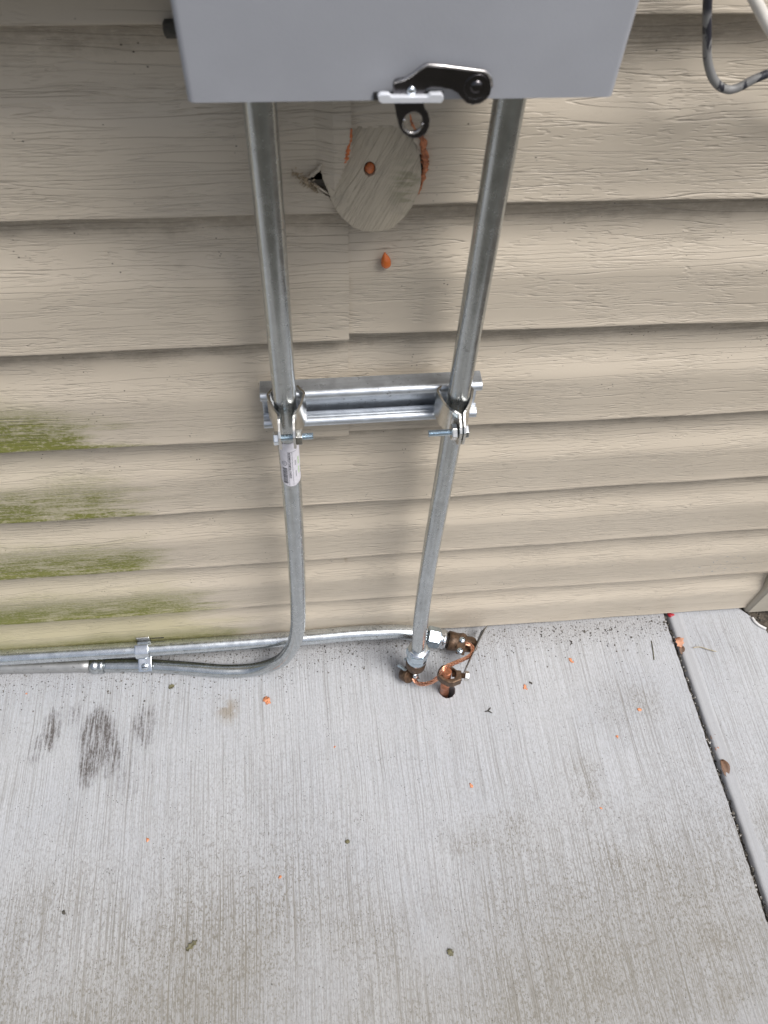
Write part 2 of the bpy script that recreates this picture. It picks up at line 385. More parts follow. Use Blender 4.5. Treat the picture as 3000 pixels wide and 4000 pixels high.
M_BLACKM = mat_plain('dark_stainless', (.105, .10, .105), .26, 1.0, .12, 60)
M_BLACKM2 = mat_plain('stainless_edge', (.55, .53, .52), .22, 1.0, .1, 90)
M_TAB = mat_plain('polished_tab', (.85, .87, .92), .25, .35, .03, 60)
M_STRIP = mat_plain('dull_steel', (.20, .20, .20), .45, .8, .2, 120)
M_HOLE = mat_plain('dark_recess', (.012, .012, .013), .8)
M_SHEATH = mat_plain('dark_sheathing', (.035, .028, .02), .9, 0, .3, 40)
M_TRIM = mat_plain('beige_trim', (.50, .46, .385), .45, 0, .05, 30)
M_SOIL = mat_plain('soil', (.075, .062, .048), .95, 0, .5, 160, .004, 150)
M_STONE = mat_plain('grit', (.11, .10, .085), .9, 0, .7, 90)
M_STONEW = mat_plain('pale_grit', (.55, .53, .5), .8, 0, .2, 90)
M_LEAFB = mat_plain('brown_leaf', (.16, .090, .055), .65, 0, .3, 120)
M_LEAFS = mat_plain('salmon_leaf', (.52, .26, .16), .65, 0, .2, 120)
M_RED = mat_plain('red_petal', (.42, .015, .03), .5, 0, .2, 120)
M_STRAW = mat_plain('straw', (.42, .36, .25), .7, 0, .2, 100)
M_DARKBIT = mat_plain('dark_bit', (.06, .055, .045), .8, 0, .3, 200)
M_OLIVE = mat_plain('olive_bud', (.13, .12, .065), .7, 0, .4, 300)
M_FIBRE = mat_plain('tan_fibre', (.40, .32, .22), .9, 0, .3, 200)
M_WHITEC = mat_plain('white_cable_jacket', (.66, .63, .58), .5, 0, .08, 60)
M_PAPER = mat_plain('sticker_paper', (.74, .72, .77), .5, 0, .06, 250)
M_INK = mat_plain('black_ink', (.05, .05, .06), .6)
M_INKG = mat_plain('grey_ink', (.22, .22, .24), .6)
M_INKGR = mat_plain('green_ink', (.38, .58, .22), .6)
M_WHITEP = mat_plain('white_plastic', (.68, .67, .66), .5)
def mat_cable():
    t = NT('paint_smeared_cable'); n = t.noise(t.mapv((1, 1, .35)), 150.0, 4, .6)
    z = t.xyz()[2]; up = t.step(z, .905, .898)
    return t.done(t.mix(t.mul(up, t.step(n, .52, .60, 1, 0)), (.022, .022, .03), (.20, .198, .195)), .42, 0, t.bump(n, .0006))
M_CABLE = mat_cable()
def mat_lawn():
    t = NT('lawn'); n = t.noise(t.co, 3.0, 5); f = t.noise(t.co, 90.0, 3)
    return t.done(t.mix(t.step(n, .35, .65), t.mix(f, (.040, .042, .030), (.085, .085, .065)), (.09, .078, .06)), .95, 0, t.bump(f, .02))
M_LAWN = mat_lawn()

# ------------------------------------------------------------------ ground, slabs
mb = MB()
mb.add([(-40, -40, -.12), (40, -40, -.12), (40, 25, -.12), (-40, 25, -.12)], [(0, 1, 2, 3)], False)
tag(mb.build('ground', M_LAWN), kind='structure')
HOLE = Vector((.1795, -.0975, GZ)); HR = .0120
XE = lambda y: .5510 + .0035 * min(1, max(0, -y / .3))          # right edge of the main slab
YE = -.80
def slab_main():
    mb = MB()
    X0, XL, XR, YF, YN = -1.9, .14, .22, -.055, -.140
    def quad(a, b, c, d): mb.add([a, b, c, d], [(0, 1, 2, 3)], False)
    z = GZ
    rnd = random.Random(3)
    edge = []                                                     # slightly chipped right edge
    y = .02
    while y > YE:
        edge.append((XE(y) + rnd.uniform(-.0007, .0007), y)); y -= .006 if y > -.6 else .1
    edge.append((XE(YE), YE))
    quad((X0, YF, z), (XR, YF, z), (XR, .02, z), (X0, .02, z))
    quad((X0, YN, z), (XL, YN, z), (XL, YF, z), (X0, YF, z))
    quad((X0, YE, z), (XR, YE, z), (XR, YN, z), (X0, YN, z))
    ex = [(x, y, z) for x, y in edge]; mid = [(XR, y, z) for x, y in edge]; n = len(ex)
    mb.add(mid + ex, [(i, i+1, n+i+1, n+i) for i in range(n-1)], False)
    mb.add(ex + [(x + .0008, y, z - .0014) for x, y, _ in ex] + [(x + .001, y, -.11) for x, y, _ in ex],
           [(i, i+1, n+i+1, n+i) for i in range(n-1)] + [(n+i, n+i+1, 2*n+i+1, 2*n+i) for i in range(n-1)], True)
    mb.add([(X0, YE, z), (.5545, YE, z), (.5545, YE, -.12), (X0, YE, -.12)], [(0, 3, 2, 1)], False)
    # patch with the drilled hole
    N = 48; rim = []; out = []; chip = []
    cx, cy = HOLE.x, HOLE.y
    for k in range(N):
        a = 2*math.pi*k/N; d = (math.cos(a), math.sin(a)); ch = .0014 * (rnd.random() ** 2)
        rim.append((cx + d[0]*(HR+ch+.0006), cy + d[1]*(HR+ch+.0006), z)); chip.append((cx + d[0]*HR, cy + d[1]*HR, z - .0012 - ch*.5))
        s = min((XR-cx)/d[0] if d[0] > 1e-6 else ((XL-cx)/d[0] if d[0] < -1e-6 else 1e9), (YF-cy)/d[1] if d[1] > 1e-6 else ((YN-cy)/d[1] if d[1] < -1e-6 else 1e9))
        out.append((cx + d[0]*s, cy + d[1]*s, z))
    mb.add(rim + out, [(k, N+k, N+(k+1) % N, (k+1) % N) for k in range(N)], False)
    for qx, qy in ((XR, YF), (XL, YF), (XL, YN), (XR, YN)):       # corner triangles
        ks = min(range(N), key=lambda k: (out[k][0]-qx)**2 + (out[k][1]-qy)**2)
        for kk in (ks - 1, ks):
            A, B = out[kk % N], out[(kk+1) % N]
            if abs(A[0]-B[0]) > 1e-6 and abs(A[1]-B[1]) > 1e-6: mb.add([A, B, (qx, qy, z)], [(0, 1, 2)], False)
    low = [(x, y, -.11) for x, y, _ in chip]
    mb.add(rim + chip + low, [(k, (k+1) % N, N+(k+1) % N, N+k) for k in range(N)] + [(N+k, N+(k+1) % N, 2*N+(k+1) % N, 2*N+k) for k in range(N)], True)
    return tag(mb.build('pavement', M_CON), kind='structure')
slab_main()
def slab_second():
    mb = MB(); z = GZ - .002; rnd = random.Random(5); L = []
    y = .03
    while y > -.62: L.append((.5605 + .004 * min(1, max(0, -y/.3)) + rnd.uniform(-.0004, .0004), y)); y -= .012
    L.append((.5645, YE)); n = len(L)
    cur = [(.668, .03), (.676, .006), (.6825, -.0015), (.690, -.0085), (.6968, -.0165), (.704, -.026), (.7117, -.0405), (.7165, -.060), (.72, -.10), (.722, YE)]
    prof = [(.0, -.11), (.0, -.006), (.0004, -.0036), (.0015, -.0017), (.0035, -.0006), (.007, -.0002), (.0145, 0), (.0158, .0005), (.0175, 0)]
    vs = [(x + dx, y, z + dz) for dx, dz in prof for x, y in L]
    m = len(prof); mb.add(vs, [(j*n+i, j*n+i+1, (j+1)*n+i+1, (j+1)*n+i) for j in range(m-1) for i in range(n-1)], True)
    inner = [(x + .0175, y, z) for x, y in L]; cr = []
    for x, y, _ in inner:
        for (xa, ya), (xb, yb) in zip(cur, cur[1:]):
            if yb <= y <= ya + 1e-9: cr.append((xa + (xb-xa)*(ya-y)/(ya-yb), y, z)); break
        else: cr.append((cur[0][0], y, z))
    mb.add(inner + cr, [(i, i+1, n+i+1, n+i) for i in range(n-1)], False)
    mb.add(cr + [(x + .002, y, z - .003) for x, y, _ in cr] + [(x + .002, y, -.11) for x, y, _ in cr],
           [(i, i+1, n+i+1, n+i) for i in range(n-1)] + [(n+i, n+i+1, 2*n+i+1, 2*n+i) for i in range(n-1)], True)
    return tag(mb.build('pavement', M_CON2), kind='structure')
slab_second()
mb = MB(); n = 60
mb.add([(x, y, -.018 + .002 * math.sin(y*90) + random.uniform(-.002, .002)) for x in (.545, .558, .575) for y in [.03 - i * .03 for i in range(n)]],
       [(j*n+i, j*n+i+1, (j+1)*n+i+1, (j+1)*n+i) for j in range(2) for i in range(n-1)])
mb.add([(.66, .06, -.020), (.66, YE, -.020), (1.6, YE, -.020), (1.6, .06, -.020)], [(0, 1, 2, 3)], False)
tag(mb.build('soil', M_SOIL), kind='structure')

# ------------------------------------------------------------------ siding wall
EL = {0: .8881, 1: .7607, 2: .6352, 3: .5074, 4: .3799, 5: .2547, 6: .1305, 7: .010}      # lap edges far left (x = -.3)
ES = {0: .8885, 1: .7612, 2: .6368, 3: .5057, 4: .3790, 5: .2535, 6: .1320, 7: .0125}     # left panels at the joint (x = .037)
ER = {0: .8925, 1: .7655, 2: .6412, 3: .5095, 4: .3790, 5: .2535, 6: .1320, 7: .0125}     # right panels at the joint
EF = {0: .8900, 1: .7622, 2: .6338, 3: .5060, 4: .3832, 5: .2553, 6: .1245, 7: -.0015}    # right panels at x = .5
def edge_z(k, x, side):
    if k < 0: return edge_z(0, x, side) + PITCH * (-k)
    if side == 'L': t = (x + .3) / .337; return EL[k] + (ES[k] - EL[k]) * max(-2, min(1.2, t))
    t = (x - .037) / .463
    z = ER[k] + (EF[k] - ER[k]) * max(-.2, min(1.5, t))
    if k == 7: z = max(z, .0005)
    return z
PROF = [(1.10, .0128), (1.0, .0127), (.90, .0124), (.80, .0116), (.72, .0101), (.65, .0077), (.59, .0048), (.535, .0022), (.49, .0006), (.45, .0001), (.42, 0.0), (.22, 0.0), (.11, -.0001), (.06, -.0005), (.022, -.0013), (.006, -.0017), (.0, -.0014), (.004, .012)]
def prof_y(t):
    for (ta, ya), (tb, yb) in zip(PROF[:-1], PROF[1:-1]):
        if tb <= t <= ta: return yb + (ya - yb) * (t - tb) / (ta - tb)
    return PROF[0][1]
def wob(x, z): return .00045 * math.sin(x*17 + z*23) + .0003 * math.sin(x*41 + z*9 + 2)
def course(mb, k, side, xs, dy=0.0, rows=None, keep=None, bulge=None):
    prof = [(t, y) for t, y in PROF] if rows is None else [(1.10 - 1.10*i/rows, None) for i in range(rows)] + [(0, -.0014), (.004, .012)]
    vs = []
    for x in xs:
        zl, zu = edge_z(k, x, side), edge_z(k-1, x, side)
        for t, y in prof:
            if y is None: y = prof_y(t)
            z = zl + t * (zu - zl); b = bulge(x, z) if bulge else 0
            vs.append((x, y + dy + wob(x, z) + b, z))
    m = len(prof); fs = []
    for i in range(len(xs)-1):
        for j in range(m-1):
            f = (i*m+j, i*m+j+1, (i+1)*m+j+1, (i+1)*m+j)
            if keep:
                cx = sum(vs[q][0] for q in f)/4; cz = sum(vs[q][2] for q in f)/4
                if not keep(cx, cz): continue
            fs.append(f)
    used = sorted({q for f in fs for q in f}); ix = {q: i for i, q in enumerate(used)}
    mb.add([vs[q] for q in used], [tuple(ix[q] for q in f) for f in fs], True)
    b = len(mb.sm) - len(fs)
    for i, f in enumerate(fs):
        if f[1] % m == m - 1: mb.sm[b+i] = False
    return mb
def inpoly(x, z, P):
    c = False
    for (xa, za), (xb, zb) in zip(P, P[1:] + P[:1]):
        if (za > z) != (zb > z) and x < (xb - xa) * (z - za) / (zb - za) + xa: c = not c
    return c
frange = lambda a, b, s: [a + (b-a)*i/max(1, round((b-a)/s)) for i in range(max(1, round((b-a)/s)) + 1)]
wall = empty('siding_wall', (.0, 0, GZ), 'beige vinyl lap siding with embossed wood grain and green algae at lower left', 'wall')
DX, DZ, DRX, DRZ = .0537, .7905, .0332, .0378                    # the round offcut
def crop2(x, y): return (1100 + x/1.8433, 200 + y/1.8433)
def wpc(x, y, yy=0.0): p = wp(*crop2(x, y), yy); return (p.x, p.z)
TEAR = [wpc(*q) for q in ((188, 912), (240, 888), (268, 852), (284, 836), (292, 900), (330, 975), (388, 1044), (300, 1003), (235, 960))]
rj = random.Random(11)
hol = [rj.uniform(-.0006, .0006) for _ in range(97)]
def in_hole(x, z, g=1.09):
    a = math.atan2(z - DZ, x - DX); r = math.hypot((x-DX)/DRX, (z-DZ)/DRZ)
    return r < g + .03*math.sin(a*9) + .02*math.sin(a*23 + 1)
ztop = wpc(600, 548)[1]
def keep_right(x, z): return not (in_hole(x, z, 1.02) and z < ztop + .0006*math.sin(x*900))
def keep_left(x, z):
    if inpoly(x, z, TEAR): return False
    if z < wpc(400, 690)[1] and z > wpc(400, 1045)[1]:
        xe = wpc(500, 690)[0] + (z - wpc(500, 690)[1]) * .42
        if x > xe + .0006*math.sin(z*1900): return False
    if z <= wpc(400, 1045)[1] and in_hole(x, z, 1.0): return False
    return True
def bulge_left(x, z):
    fx = max(0, min(1, (x - .014)/.012)); fz = max(0, min(1, (z - .766)/.008)) * max(0, min(1, (.86 - z)/.03)); return -.0045 * fx * fz
for k in range(-5, 8):
    z1 = f'lap {k}'
    if k == 1:
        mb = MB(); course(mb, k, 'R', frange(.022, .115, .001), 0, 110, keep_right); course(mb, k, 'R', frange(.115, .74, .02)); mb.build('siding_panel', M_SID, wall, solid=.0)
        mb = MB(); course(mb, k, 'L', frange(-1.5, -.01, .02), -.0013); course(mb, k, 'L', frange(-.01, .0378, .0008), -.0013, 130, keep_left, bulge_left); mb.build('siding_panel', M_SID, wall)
    elif k <= 3:
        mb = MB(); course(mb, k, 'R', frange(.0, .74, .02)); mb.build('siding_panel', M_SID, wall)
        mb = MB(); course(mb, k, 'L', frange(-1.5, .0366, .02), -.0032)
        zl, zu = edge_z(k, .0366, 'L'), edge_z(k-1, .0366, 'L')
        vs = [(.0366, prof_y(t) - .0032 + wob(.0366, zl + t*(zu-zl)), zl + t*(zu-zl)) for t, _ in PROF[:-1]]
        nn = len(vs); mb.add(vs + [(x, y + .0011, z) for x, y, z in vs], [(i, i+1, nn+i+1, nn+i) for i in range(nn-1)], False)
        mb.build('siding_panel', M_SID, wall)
    else:
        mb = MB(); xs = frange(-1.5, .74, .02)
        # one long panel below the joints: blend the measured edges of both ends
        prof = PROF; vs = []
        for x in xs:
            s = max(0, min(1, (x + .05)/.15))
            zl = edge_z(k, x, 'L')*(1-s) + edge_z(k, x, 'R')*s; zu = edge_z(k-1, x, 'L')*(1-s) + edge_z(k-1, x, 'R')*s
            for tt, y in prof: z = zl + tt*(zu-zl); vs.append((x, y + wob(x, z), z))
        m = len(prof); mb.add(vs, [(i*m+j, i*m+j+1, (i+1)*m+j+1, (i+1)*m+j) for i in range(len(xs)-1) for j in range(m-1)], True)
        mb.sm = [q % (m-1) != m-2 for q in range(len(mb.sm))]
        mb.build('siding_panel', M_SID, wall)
mb = MB(); box(mb, (-.38, .045, .8), (2.3, .03, 1.75)); mb.build('sheathing', M_SHEATH, wall)

# beige corner trim at the right
tr = MB(); n = 8; pl = [(.85, .05), (.698, .05)]
pl += [(.698 - .004*math.sin(0), .02)]
pl = [(.689, .012)] + [(.689 + .006*(1-math.cos(R(90)*i/n)), -.002 - .006*math.sin(R(90)*i/n)) for i in range(n+1)] + [(.85, -.009), (.85, .012)]
m = len(pl); zs = (GZ - .002, 1.7)
tr.add([(x, y, z) for z in zs for x, y in pl], [(i, (i+1) % m, m+(i+1) % m, m+i) for i in range(m)] + [tuple(range(m-1, -1, -1)), tuple(range(m, 2*m))], False)
o = tr.build('corner_trim', M_TRIM); tag(o, 'smooth beige corner trim post at the right end of the siding', 'trim')
for i, f in enumerate(o.data.polygons): f.use_smooth = 0 <= i <= n

# ------------------------------------------------------------------ round offcut, caulk, torn edge
slope = .30
def disc_y(z): return .0005 + (z - DZ) * slope
rd = random.Random(4); pts = []
for i in range(72):
    a = 2*math.pi*i/72; k = 1 + rd.uniform(-.008, .008) + (.03 if 58 <= i <= 60 or 47 <= i <= 49 else 0)*rd.random()
    x, z = DX + DRX*k*math.cos(a), DZ + DRZ*k*math.sin(a); pts.append(Vector((x, disc_y(z) - .0035, z)))
sh = ring_pts((*wpc(633, 838)[:1], disc_y(wpc(633, 838)[1]) - .0035, wpc(633, 838)[1]), (1, 0, 0), (0, slope, 1), .0041, .0047, 20)
mb = MB(); prism(mb, pts, (0, .004, 0), [sh])
tag(mb.build('siding_offcut', M_DISC, bevel=.0004), 'round beige siding offcut with diagonal grain plugging the hole under the grey box', 'siding offcut')
mb = MB(); c = wpc(633, 842); blob(mb, (c[0], disc_y(c[1]) - .0012, c[1]), .0041, 5, .9, .12)
tag(mb.build('caulk_plug', M_ORANGE), 'round orange caulk plug in the centre hole of the siding offcut', 'caulk')
def bead(pxs, ws, yy, label, mat=M_ORANGE):
    P = [wp(*crop2(x, y), yy) for x, y in pxs]; Q = smooth_path(P, 6); n = len(Q); rs = []
    for i in range(n):
        f = i/(n-1)*(len(ws)-1); j = min(int(f), len(ws)-2); rs.append((ws[j]*(1-f+j) + ws[j+1]*(f-j)) * random.uniform(.65, 1.25))
    Q = [q + Vector((random.uniform(-1, 1), random.uniform(-.5, .5), random.uniform(-1, 1))) * r * .25 for q, r in zip(Q, rs)]
    mb = MB(); tube(mb, Q, rs, 10, True, .35); return tag(mb.build('caulk_bead', mat), label, 'caulk')
bead([(925, 455), (938, 520), (975, 580), (998, 610), (1020, 680), (1034, 760), (1035, 830), (1020, 900), (1000, 980), (958, 1050), (900, 1112)],
     [.0005, .0007, .0008, .0016, .0021, .0022, .0021, .0015, .0011, .0007, .0003], -.0012, 'crumbly orange caulk bead along the right rim of the round offcut', M_ORANGED)
bead([(502, 560), (494, 640), (478, 720), (462, 780), (436, 850)], [.0006, .0010, .0016, .0015, .0005], -.0050, 'short orange caulk bead along the left rim of the round offcut')
P = [wp(*crop2(x, y), -.0012) for x, y in ((743, 1452), (746, 1480), (750, 1505), (753, 1535), (755, 1552), (756, 1560))]
mb = MB(); tube(mb, smooth_path(P, 4), [.0007, .0011, .0016, .0021, .0025, .0029, .0033, .0036, .0038, .0039, .0040, .0040, .0039, .0037, .0033, .0029, .0024, .0019, .0013, .0009, .0005][:len(smooth_path(P, 4))], 14)
tag(mb.build('caulk_drip', M_ORANGEG), 'glossy orange caulk drip shaped like a teardrop on the siding below the offcut', 'caulk')
mb = MB(); Pt = [wp(*crop2(x, y), -.0048) for x, y in ((186, 915), (215, 890), (250, 866), (270, 838), (286, 812))]
tube(mb, smooth_path(Pt, 4), [.0006]*3 + [.0013]*11 + [.0007]*3, 8, True, .25); mb.build('torn_edge', M_SID, wall)
Pt = [wp(*crop2(x, y), -.0040) for x, y in ((225, 955), (300, 1003), (345, 1030), (390, 1044))]
mb = MB(); tube(mb, smooth_path(Pt, 4), .0008, 8, True, .35); mb.build('torn_edge', M_SID, wall)
# frayed fibres at the tear
mb = MB(); rf = random.Random(8)
for i in range(70):
    f = rf.random(); x = 85 + 175*f + rf.uniform(-18, 18); y = 872 + 120*f + rf.uniform(-28, 34)*(1 - .3*f)
    p = wp(*crop2(x, y), -.004 - .004*rf.random()); d = Vector((rf.uniform(-1, 1), rf.uniform(-.8, .3), rf.uniform(-1, .6)))*.0028
    tube(mb, smooth_path([p, p + d*.6 + Vector((0, 0, rf.uniform(-.001, .001))), p + d], 2), [.00042, .0004, .00035, .0003, .0002], 5)
for i in range(16):
    f = rf.random(); blob(mb, wp(*crop2(95 + 160*f + rf.uniform(-10, 10), 880 + 110*f + rf.uniform(-18, 18)), -.004), rf.uniform(.0008, .0016), i, 1)
tag(mb.build('fibre_tuft', M_FIBRE), 'frayed tan fibre tuft clinging to the torn siding left of the offcut', 'debris')

# ------------------------------------------------------------------ grey box with hasp
YB = -.115
bl, brr = wp(732, 401, YB), wp(2396, 380, YB)
XL_, XR_, ZB = bl.x, brr.x, (bl.z + brr.z)/2
boxo = empty('electrical_box', ((XL_+XR_)/2, -.05, ZB), 'grey painted steel electrical box on the siding with a dark hasp latch', 'electrical box')
def latpx(x, y, yy): return wp(1400 + x/2.37, 200 + y/2.37, yy)
mb = MB(); n = 5; rr = .0035; ZT = 1.42
pl = [(XL_, YB + .022)] + [(XL_ + rr*(1-math.cos(R(90)*i/n)), YB + rr - rr*math.sin(R(90)*i/n)) for i in range(n+1)] + \
     [(XR_ - rr + rr*math.sin(R(90)*i/n), YB + rr - rr*math.cos(R(90)*i/n)) for i in range(n+1)] + [(XR_, YB + .022)]
m = len(pl); mb.add([(x, y, z) for z in (ZB, ZT) for x, y in pl], [(i, i+1, m+i+1, m+i) for i in range(m-1)], True)
inn = [(x + (.0015 if x < .05 else -.0015), y + .0015) for x, y in pl]
mb.add([(x, y, z) for z in (ZB, ZT) for x, y in inn], [(i+1, i, m+i, m+i+1) for i in range(m-1)], True)
mb.add([(x, y, ZB) for x, y in pl] + [(x, y, ZB) for x, y in inn], [(i+1, i, m+i, m+i+1) for i in range(m-1)], False)
mb.add([(x, y, ZT) for x, y in pl], [tuple(range(m))], False)
# bottom lip of the cover, with the hasp slot left open
s0, s1 = latpx(140, 372, YB).x, latpx(785, 372, YB).x
for xa, xb in ((XL_+.002, s0), (s1, XR_-.002)):
    mb.add([(xa, YB+.0012, ZB+.0004), (xb, YB+.0012, ZB+.0004), (xb, YB+.020, ZB+.0004), (xa, YB+.020, ZB+.0004)], [(0, 3, 2, 1)], False)
mb.build('cover', M_BOX, boxo)
mb = MB(); box(mb, ((XL_+XR_)/2, (YB + .026 - .004)/2, (ZB+.006+ZT)/2), (XR_-XL_-.008, -.004-(YB+.026), ZT-ZB-.010)); mb.build('body', M_BOXIN, boxo, bevel=.002)
mb = MB(); box(mb, ((s0+s1)/2, YB - .0004, latpx(460, 405, YB).z), (s1-s0, .0016, latpx(460, 372, YB).z - latpx(460, 440, YB).z)); mb.build('latch_slot', M_HOLE, boxo)
# latch arm: a dished plate turned on a pin, its rim folded out
ya = YB - .007
arm = [(322, 300), (350, 272), (440, 255), (500, 215), (560, 170), (612, 134), (645, 125), (800, 140), (1000, 166), (1165, 186), (1200, 205), (1228, 255), (1237, 330), (1222, 400),
       (1180, 455), (1120, 492), (1060, 502), (1000, 486), (955, 440), (915, 392), (860, 362), (780, 348), (700, 344), (640, 350), (612, 385), (600, 425), (320, 425)]
A = [latpx(x, y, ya) for x, y in arm]
mb = MB(); prism(mb, A, (0, .0025, 0)); la = mb.build('latch_arm', M_BLACKM, boxo, bevel=.0006)
mb = MB(); top = [latpx(x, y, ya) for x, y in ((330, 290), (440, 255), (500, 215), (560, 170), (612, 134), (645, 125), (800, 140), (1000, 166), (1165, 186), (1200, 205), (1228, 255), (1236, 330))]
tube(mb, top, .0007, 8); mb.build('rim', M_BLACKM2, la)
cc = latpx(1095, 338, ya - .0004); mb = MB()
lathe(mb, cc + Vector((0, .001, 0)), (0, -1, 0), [(0, .0062), (.0008, .0061), (.0010, .0057), (.0001, .0051), (.0001, .0033), (.0010, .0029), (.0015, .0020), (.0017, .001), (.00175, .0002)], 36); mb.build('pivot_cap', M_BLACKM, la)
rv = latpx(490, 365, ya); mb = MB(); lathe(mb, rv, (0, -1, 0), [(0, .0023), (.0006, .0022), (.0012, .0017), (.0015, .0008), (.0016, .0001)], 20); mb.build('rivet', M_ZINC, la)
yt = YB - .010
tabp = [(180, 430), (190, 408), (215, 400), (285, 400), (310, 424), (640, 424), (668, 400), (770, 398), (790, 420), (788, 455), (770, 482), (215, 487), (190, 470)]
mb = MB(); prism(mb, [latpx(x, y, yt) for x, y in tabp], (0, .003, 0)); mb.build('latch_bracket', M_TAB, boxo, bevel=.0008)
yh = YB - .004
hp = [(330, 470), (605, 470), (618, 540), (648, 580), (662, 640), (655, 705), (628, 765), (580, 800), (525, 812), (470, 800), (415, 765), (378, 705), (352, 600)]
hole = ring_pts(latpx(505, 660, yh), (1, 0, 0), (0, 0, 1), (latpx(593, 660, yh) - latpx(505, 660, yh)).length, (latpx(505, 565, yh) - latpx(505, 660, yh)).length, 28)
mb = MB(); prism(mb, [latpx(x, y, yh) for x, y in hp], (0, .002, 0), [hole]); hs_ = mb.build('hasp_loop', M_BLACKM, boxo, bevel=.0005)
mb = MB(); q = [p + Vector((0, -.0003, 0)) for p in hole]; tube(mb, q[12:] + q[:1], .0007, 6); mb.build('bright_rim', M_BLACKM2, hs_)

# unseen wider box, added only to shade the laps at the upper left
shade_box = empty('electrical_box', (-.35, -.03, .932), 'wider grey box added out of view at the upper left to shade the laps', 'electrical box')  # shares the real box's name, but is added only for its shade
mb = MB(); box(mb, (-.35, -.031, 1.235), (.57, .050, .602)); mb.build('body', M_BOXIN, shade_box, bevel=.003)
mb = MB(); box(mb, (-.35, -.0588, 1.235), (.578, .005, .606)); mb.build('cover', M_BOX, shade_box, bevel=.002)
nz = wp(668, 112, -.010); mb = MB(); tube(mb, [nz + Vector((-.0042, 0, 0)), nz + Vector((-.0030, 0, 0)), nz + Vector((.03, 0, 0))], [.0030, .0048, .0050], 18)
tag(mb.build('pipe_nipple', M_DARKBIT), 'black pipe nipple showing at the left edge of the latched grey box', 'pipe fitting')
# ------------------------------------------------------------------ conduits
YC, RC = -.036, .0100
a1, a2 = wp(1016.3, 422, YC), wp(1075.4, 1100, YC)
topL = a1 + (a1 - a2).normalized() * .12
Lpts = [topL, a1, a2, wp(1106.3, 1486, YC), wp(1142.9, 1950, -.040), wp(1159.7, 2239, -.045), wp(1164, 2368, -.0475), wp(1161, 2460, -.049)]
ZG = GZ + RC + .0003
Lpts += [Vector((*wp(1140, 2530, -.049).xy, wp(1140, 2530, -.049).z)), wp(1082, 2588, -.048), gp(985, 2616, ZG+.0015), gp(889, 2621, ZG), gp(745, 2611, ZG), gp(600, 2601, ZG), gp(404, 2600, ZG)]
cL = empty('conduit', (Lpts[6].x, Lpts[6].y, GZ), 'left grey conduit dropping from the box and sweeping left along the concrete, with white sticker', 'conduit')
mb = MB(); PL = smooth_path(Lpts, 10); tube(mb, PL, RC, 40); mb.build('pipe', M_COND, cL)
cpl = [gp(410, 2600, ZG), gp(355, 2599.5, ZG)]; d = (cpl[1] - cpl[0]); L = d.length
mb = MB(); lathe(mb, cpl[0], d, [(0, RC+.0008), (.001, RC+.0024), (L*.28, RC+.0024), (L*.33, RC+.0012), (L*.45, RC+.0012), (L*.5, RC+.0026), (L*.8, RC+.0026), (L*.86, RC+.0012), (L, RC+.001)], 28); mb.build('coupling', M_COND, cL)
e0 = cpl[1]; mb = MB(); P = [e0 + Vector((.004, 0, 0)), gp(200, 2602, ZG-.001), gp(0, 2606, ZG-.001)]; P.append(P[2] + (P[2]-P[1]).normalized()*.8); tube(mb, smooth_path(P, 4), RC*.99, 28); mb.build('old_pipe', M_OLDC, cL)
# sticker wrapped round the pipe
sa, sb = wp(1118, 1706, -.0385), wp(1139, 1872, -.0405); ax = (sb - sa).normalized(); SL = (sb - sa).length
def nearest_axis(s):
    p = sa + ax*s; return p
fx = Vector((1, 0, 0)); fx = (fx - ax*fx.dot(ax)).normalized(); fy = ax.cross(fx); fy = fy if fy.y < 0 else -fy      # fy points at the viewer
def on_pipe(s, w, lift):             # s along the pipe, w round it (metres)
    # follow the pipe's own centreline
    base = sa + ax*s; best = min(range(len(PL)-1), key=lambda i: (PL[i] - base).length); A, B = PL[max(best-1, 0)], PL[min(best+1, len(PL)-1)]
    dd = (B-A).normalized(); c = A + dd*(base-A).dot(dd); an = w/RC + R(4); return c + (fx*math.sin(an) + fy*math.cos(an))*(RC + lift)
mb = MB(); NS, NW = 30, 22; W0, W1 = -.0108, .0122; vs = []; rs_ = random.Random(2)
def wlim(f):
    lo, hi = W0, W1 
    if f > .86: t = (f-.86)/.14; k = .0065*(1 - math.sqrt(max(0, 1-t*t))); lo += k; hi -= k*1.2
    lo += .0009*math.sin(f*23)*(1 if .45 < f < .62 else .15); hi -= .0008*abs(math.sin(f*31)) if .6 < f < .8 else 0
    return lo, hi
for i in range(NS+1):
    f = i/NS; lo, hi = wlim(f)
    for j in range(NW+1): vs.append(on_pipe(f*SL, lo + (hi-lo)*j/NW, .00022))
mb.add(vs, [(i*(NW+1)+j, i*(NW+1)+j+1, (i+1)*(NW+1)+j+1, (i+1)*(NW+1)+j) for i in range(NS) for j in range(NW)])
stick = mb.build('sticker', M_PAPER, cL)
def text_on(txt, size, s0, w0, mat, name='print', bold=0.0, sx=1.0):
    cu = bpy.data.curves.new('t', 'FONT'); cu.body = txt; cu.size = size; cu.offset = bold; cu.resolution_u = 2
    ob = bpy.data.objects.new('t', cu); col.objects.link(ob); bpy.context.view_layer.update()
    me = ob.evaluated_get(bpy.context.evaluated_depsgraph_get()).to_mesh()
    vs = [on_pipe(s0 + v.co.x*sx, w0 + v.co.y, .00042) for v in me.vertices]; fs = [tuple(p.vertices) for p in me.polygons]
    bpy.data.objects.remove(ob); mb = MB(); mb.add(vs, fs, False); return mb.build(name, mat, stick)
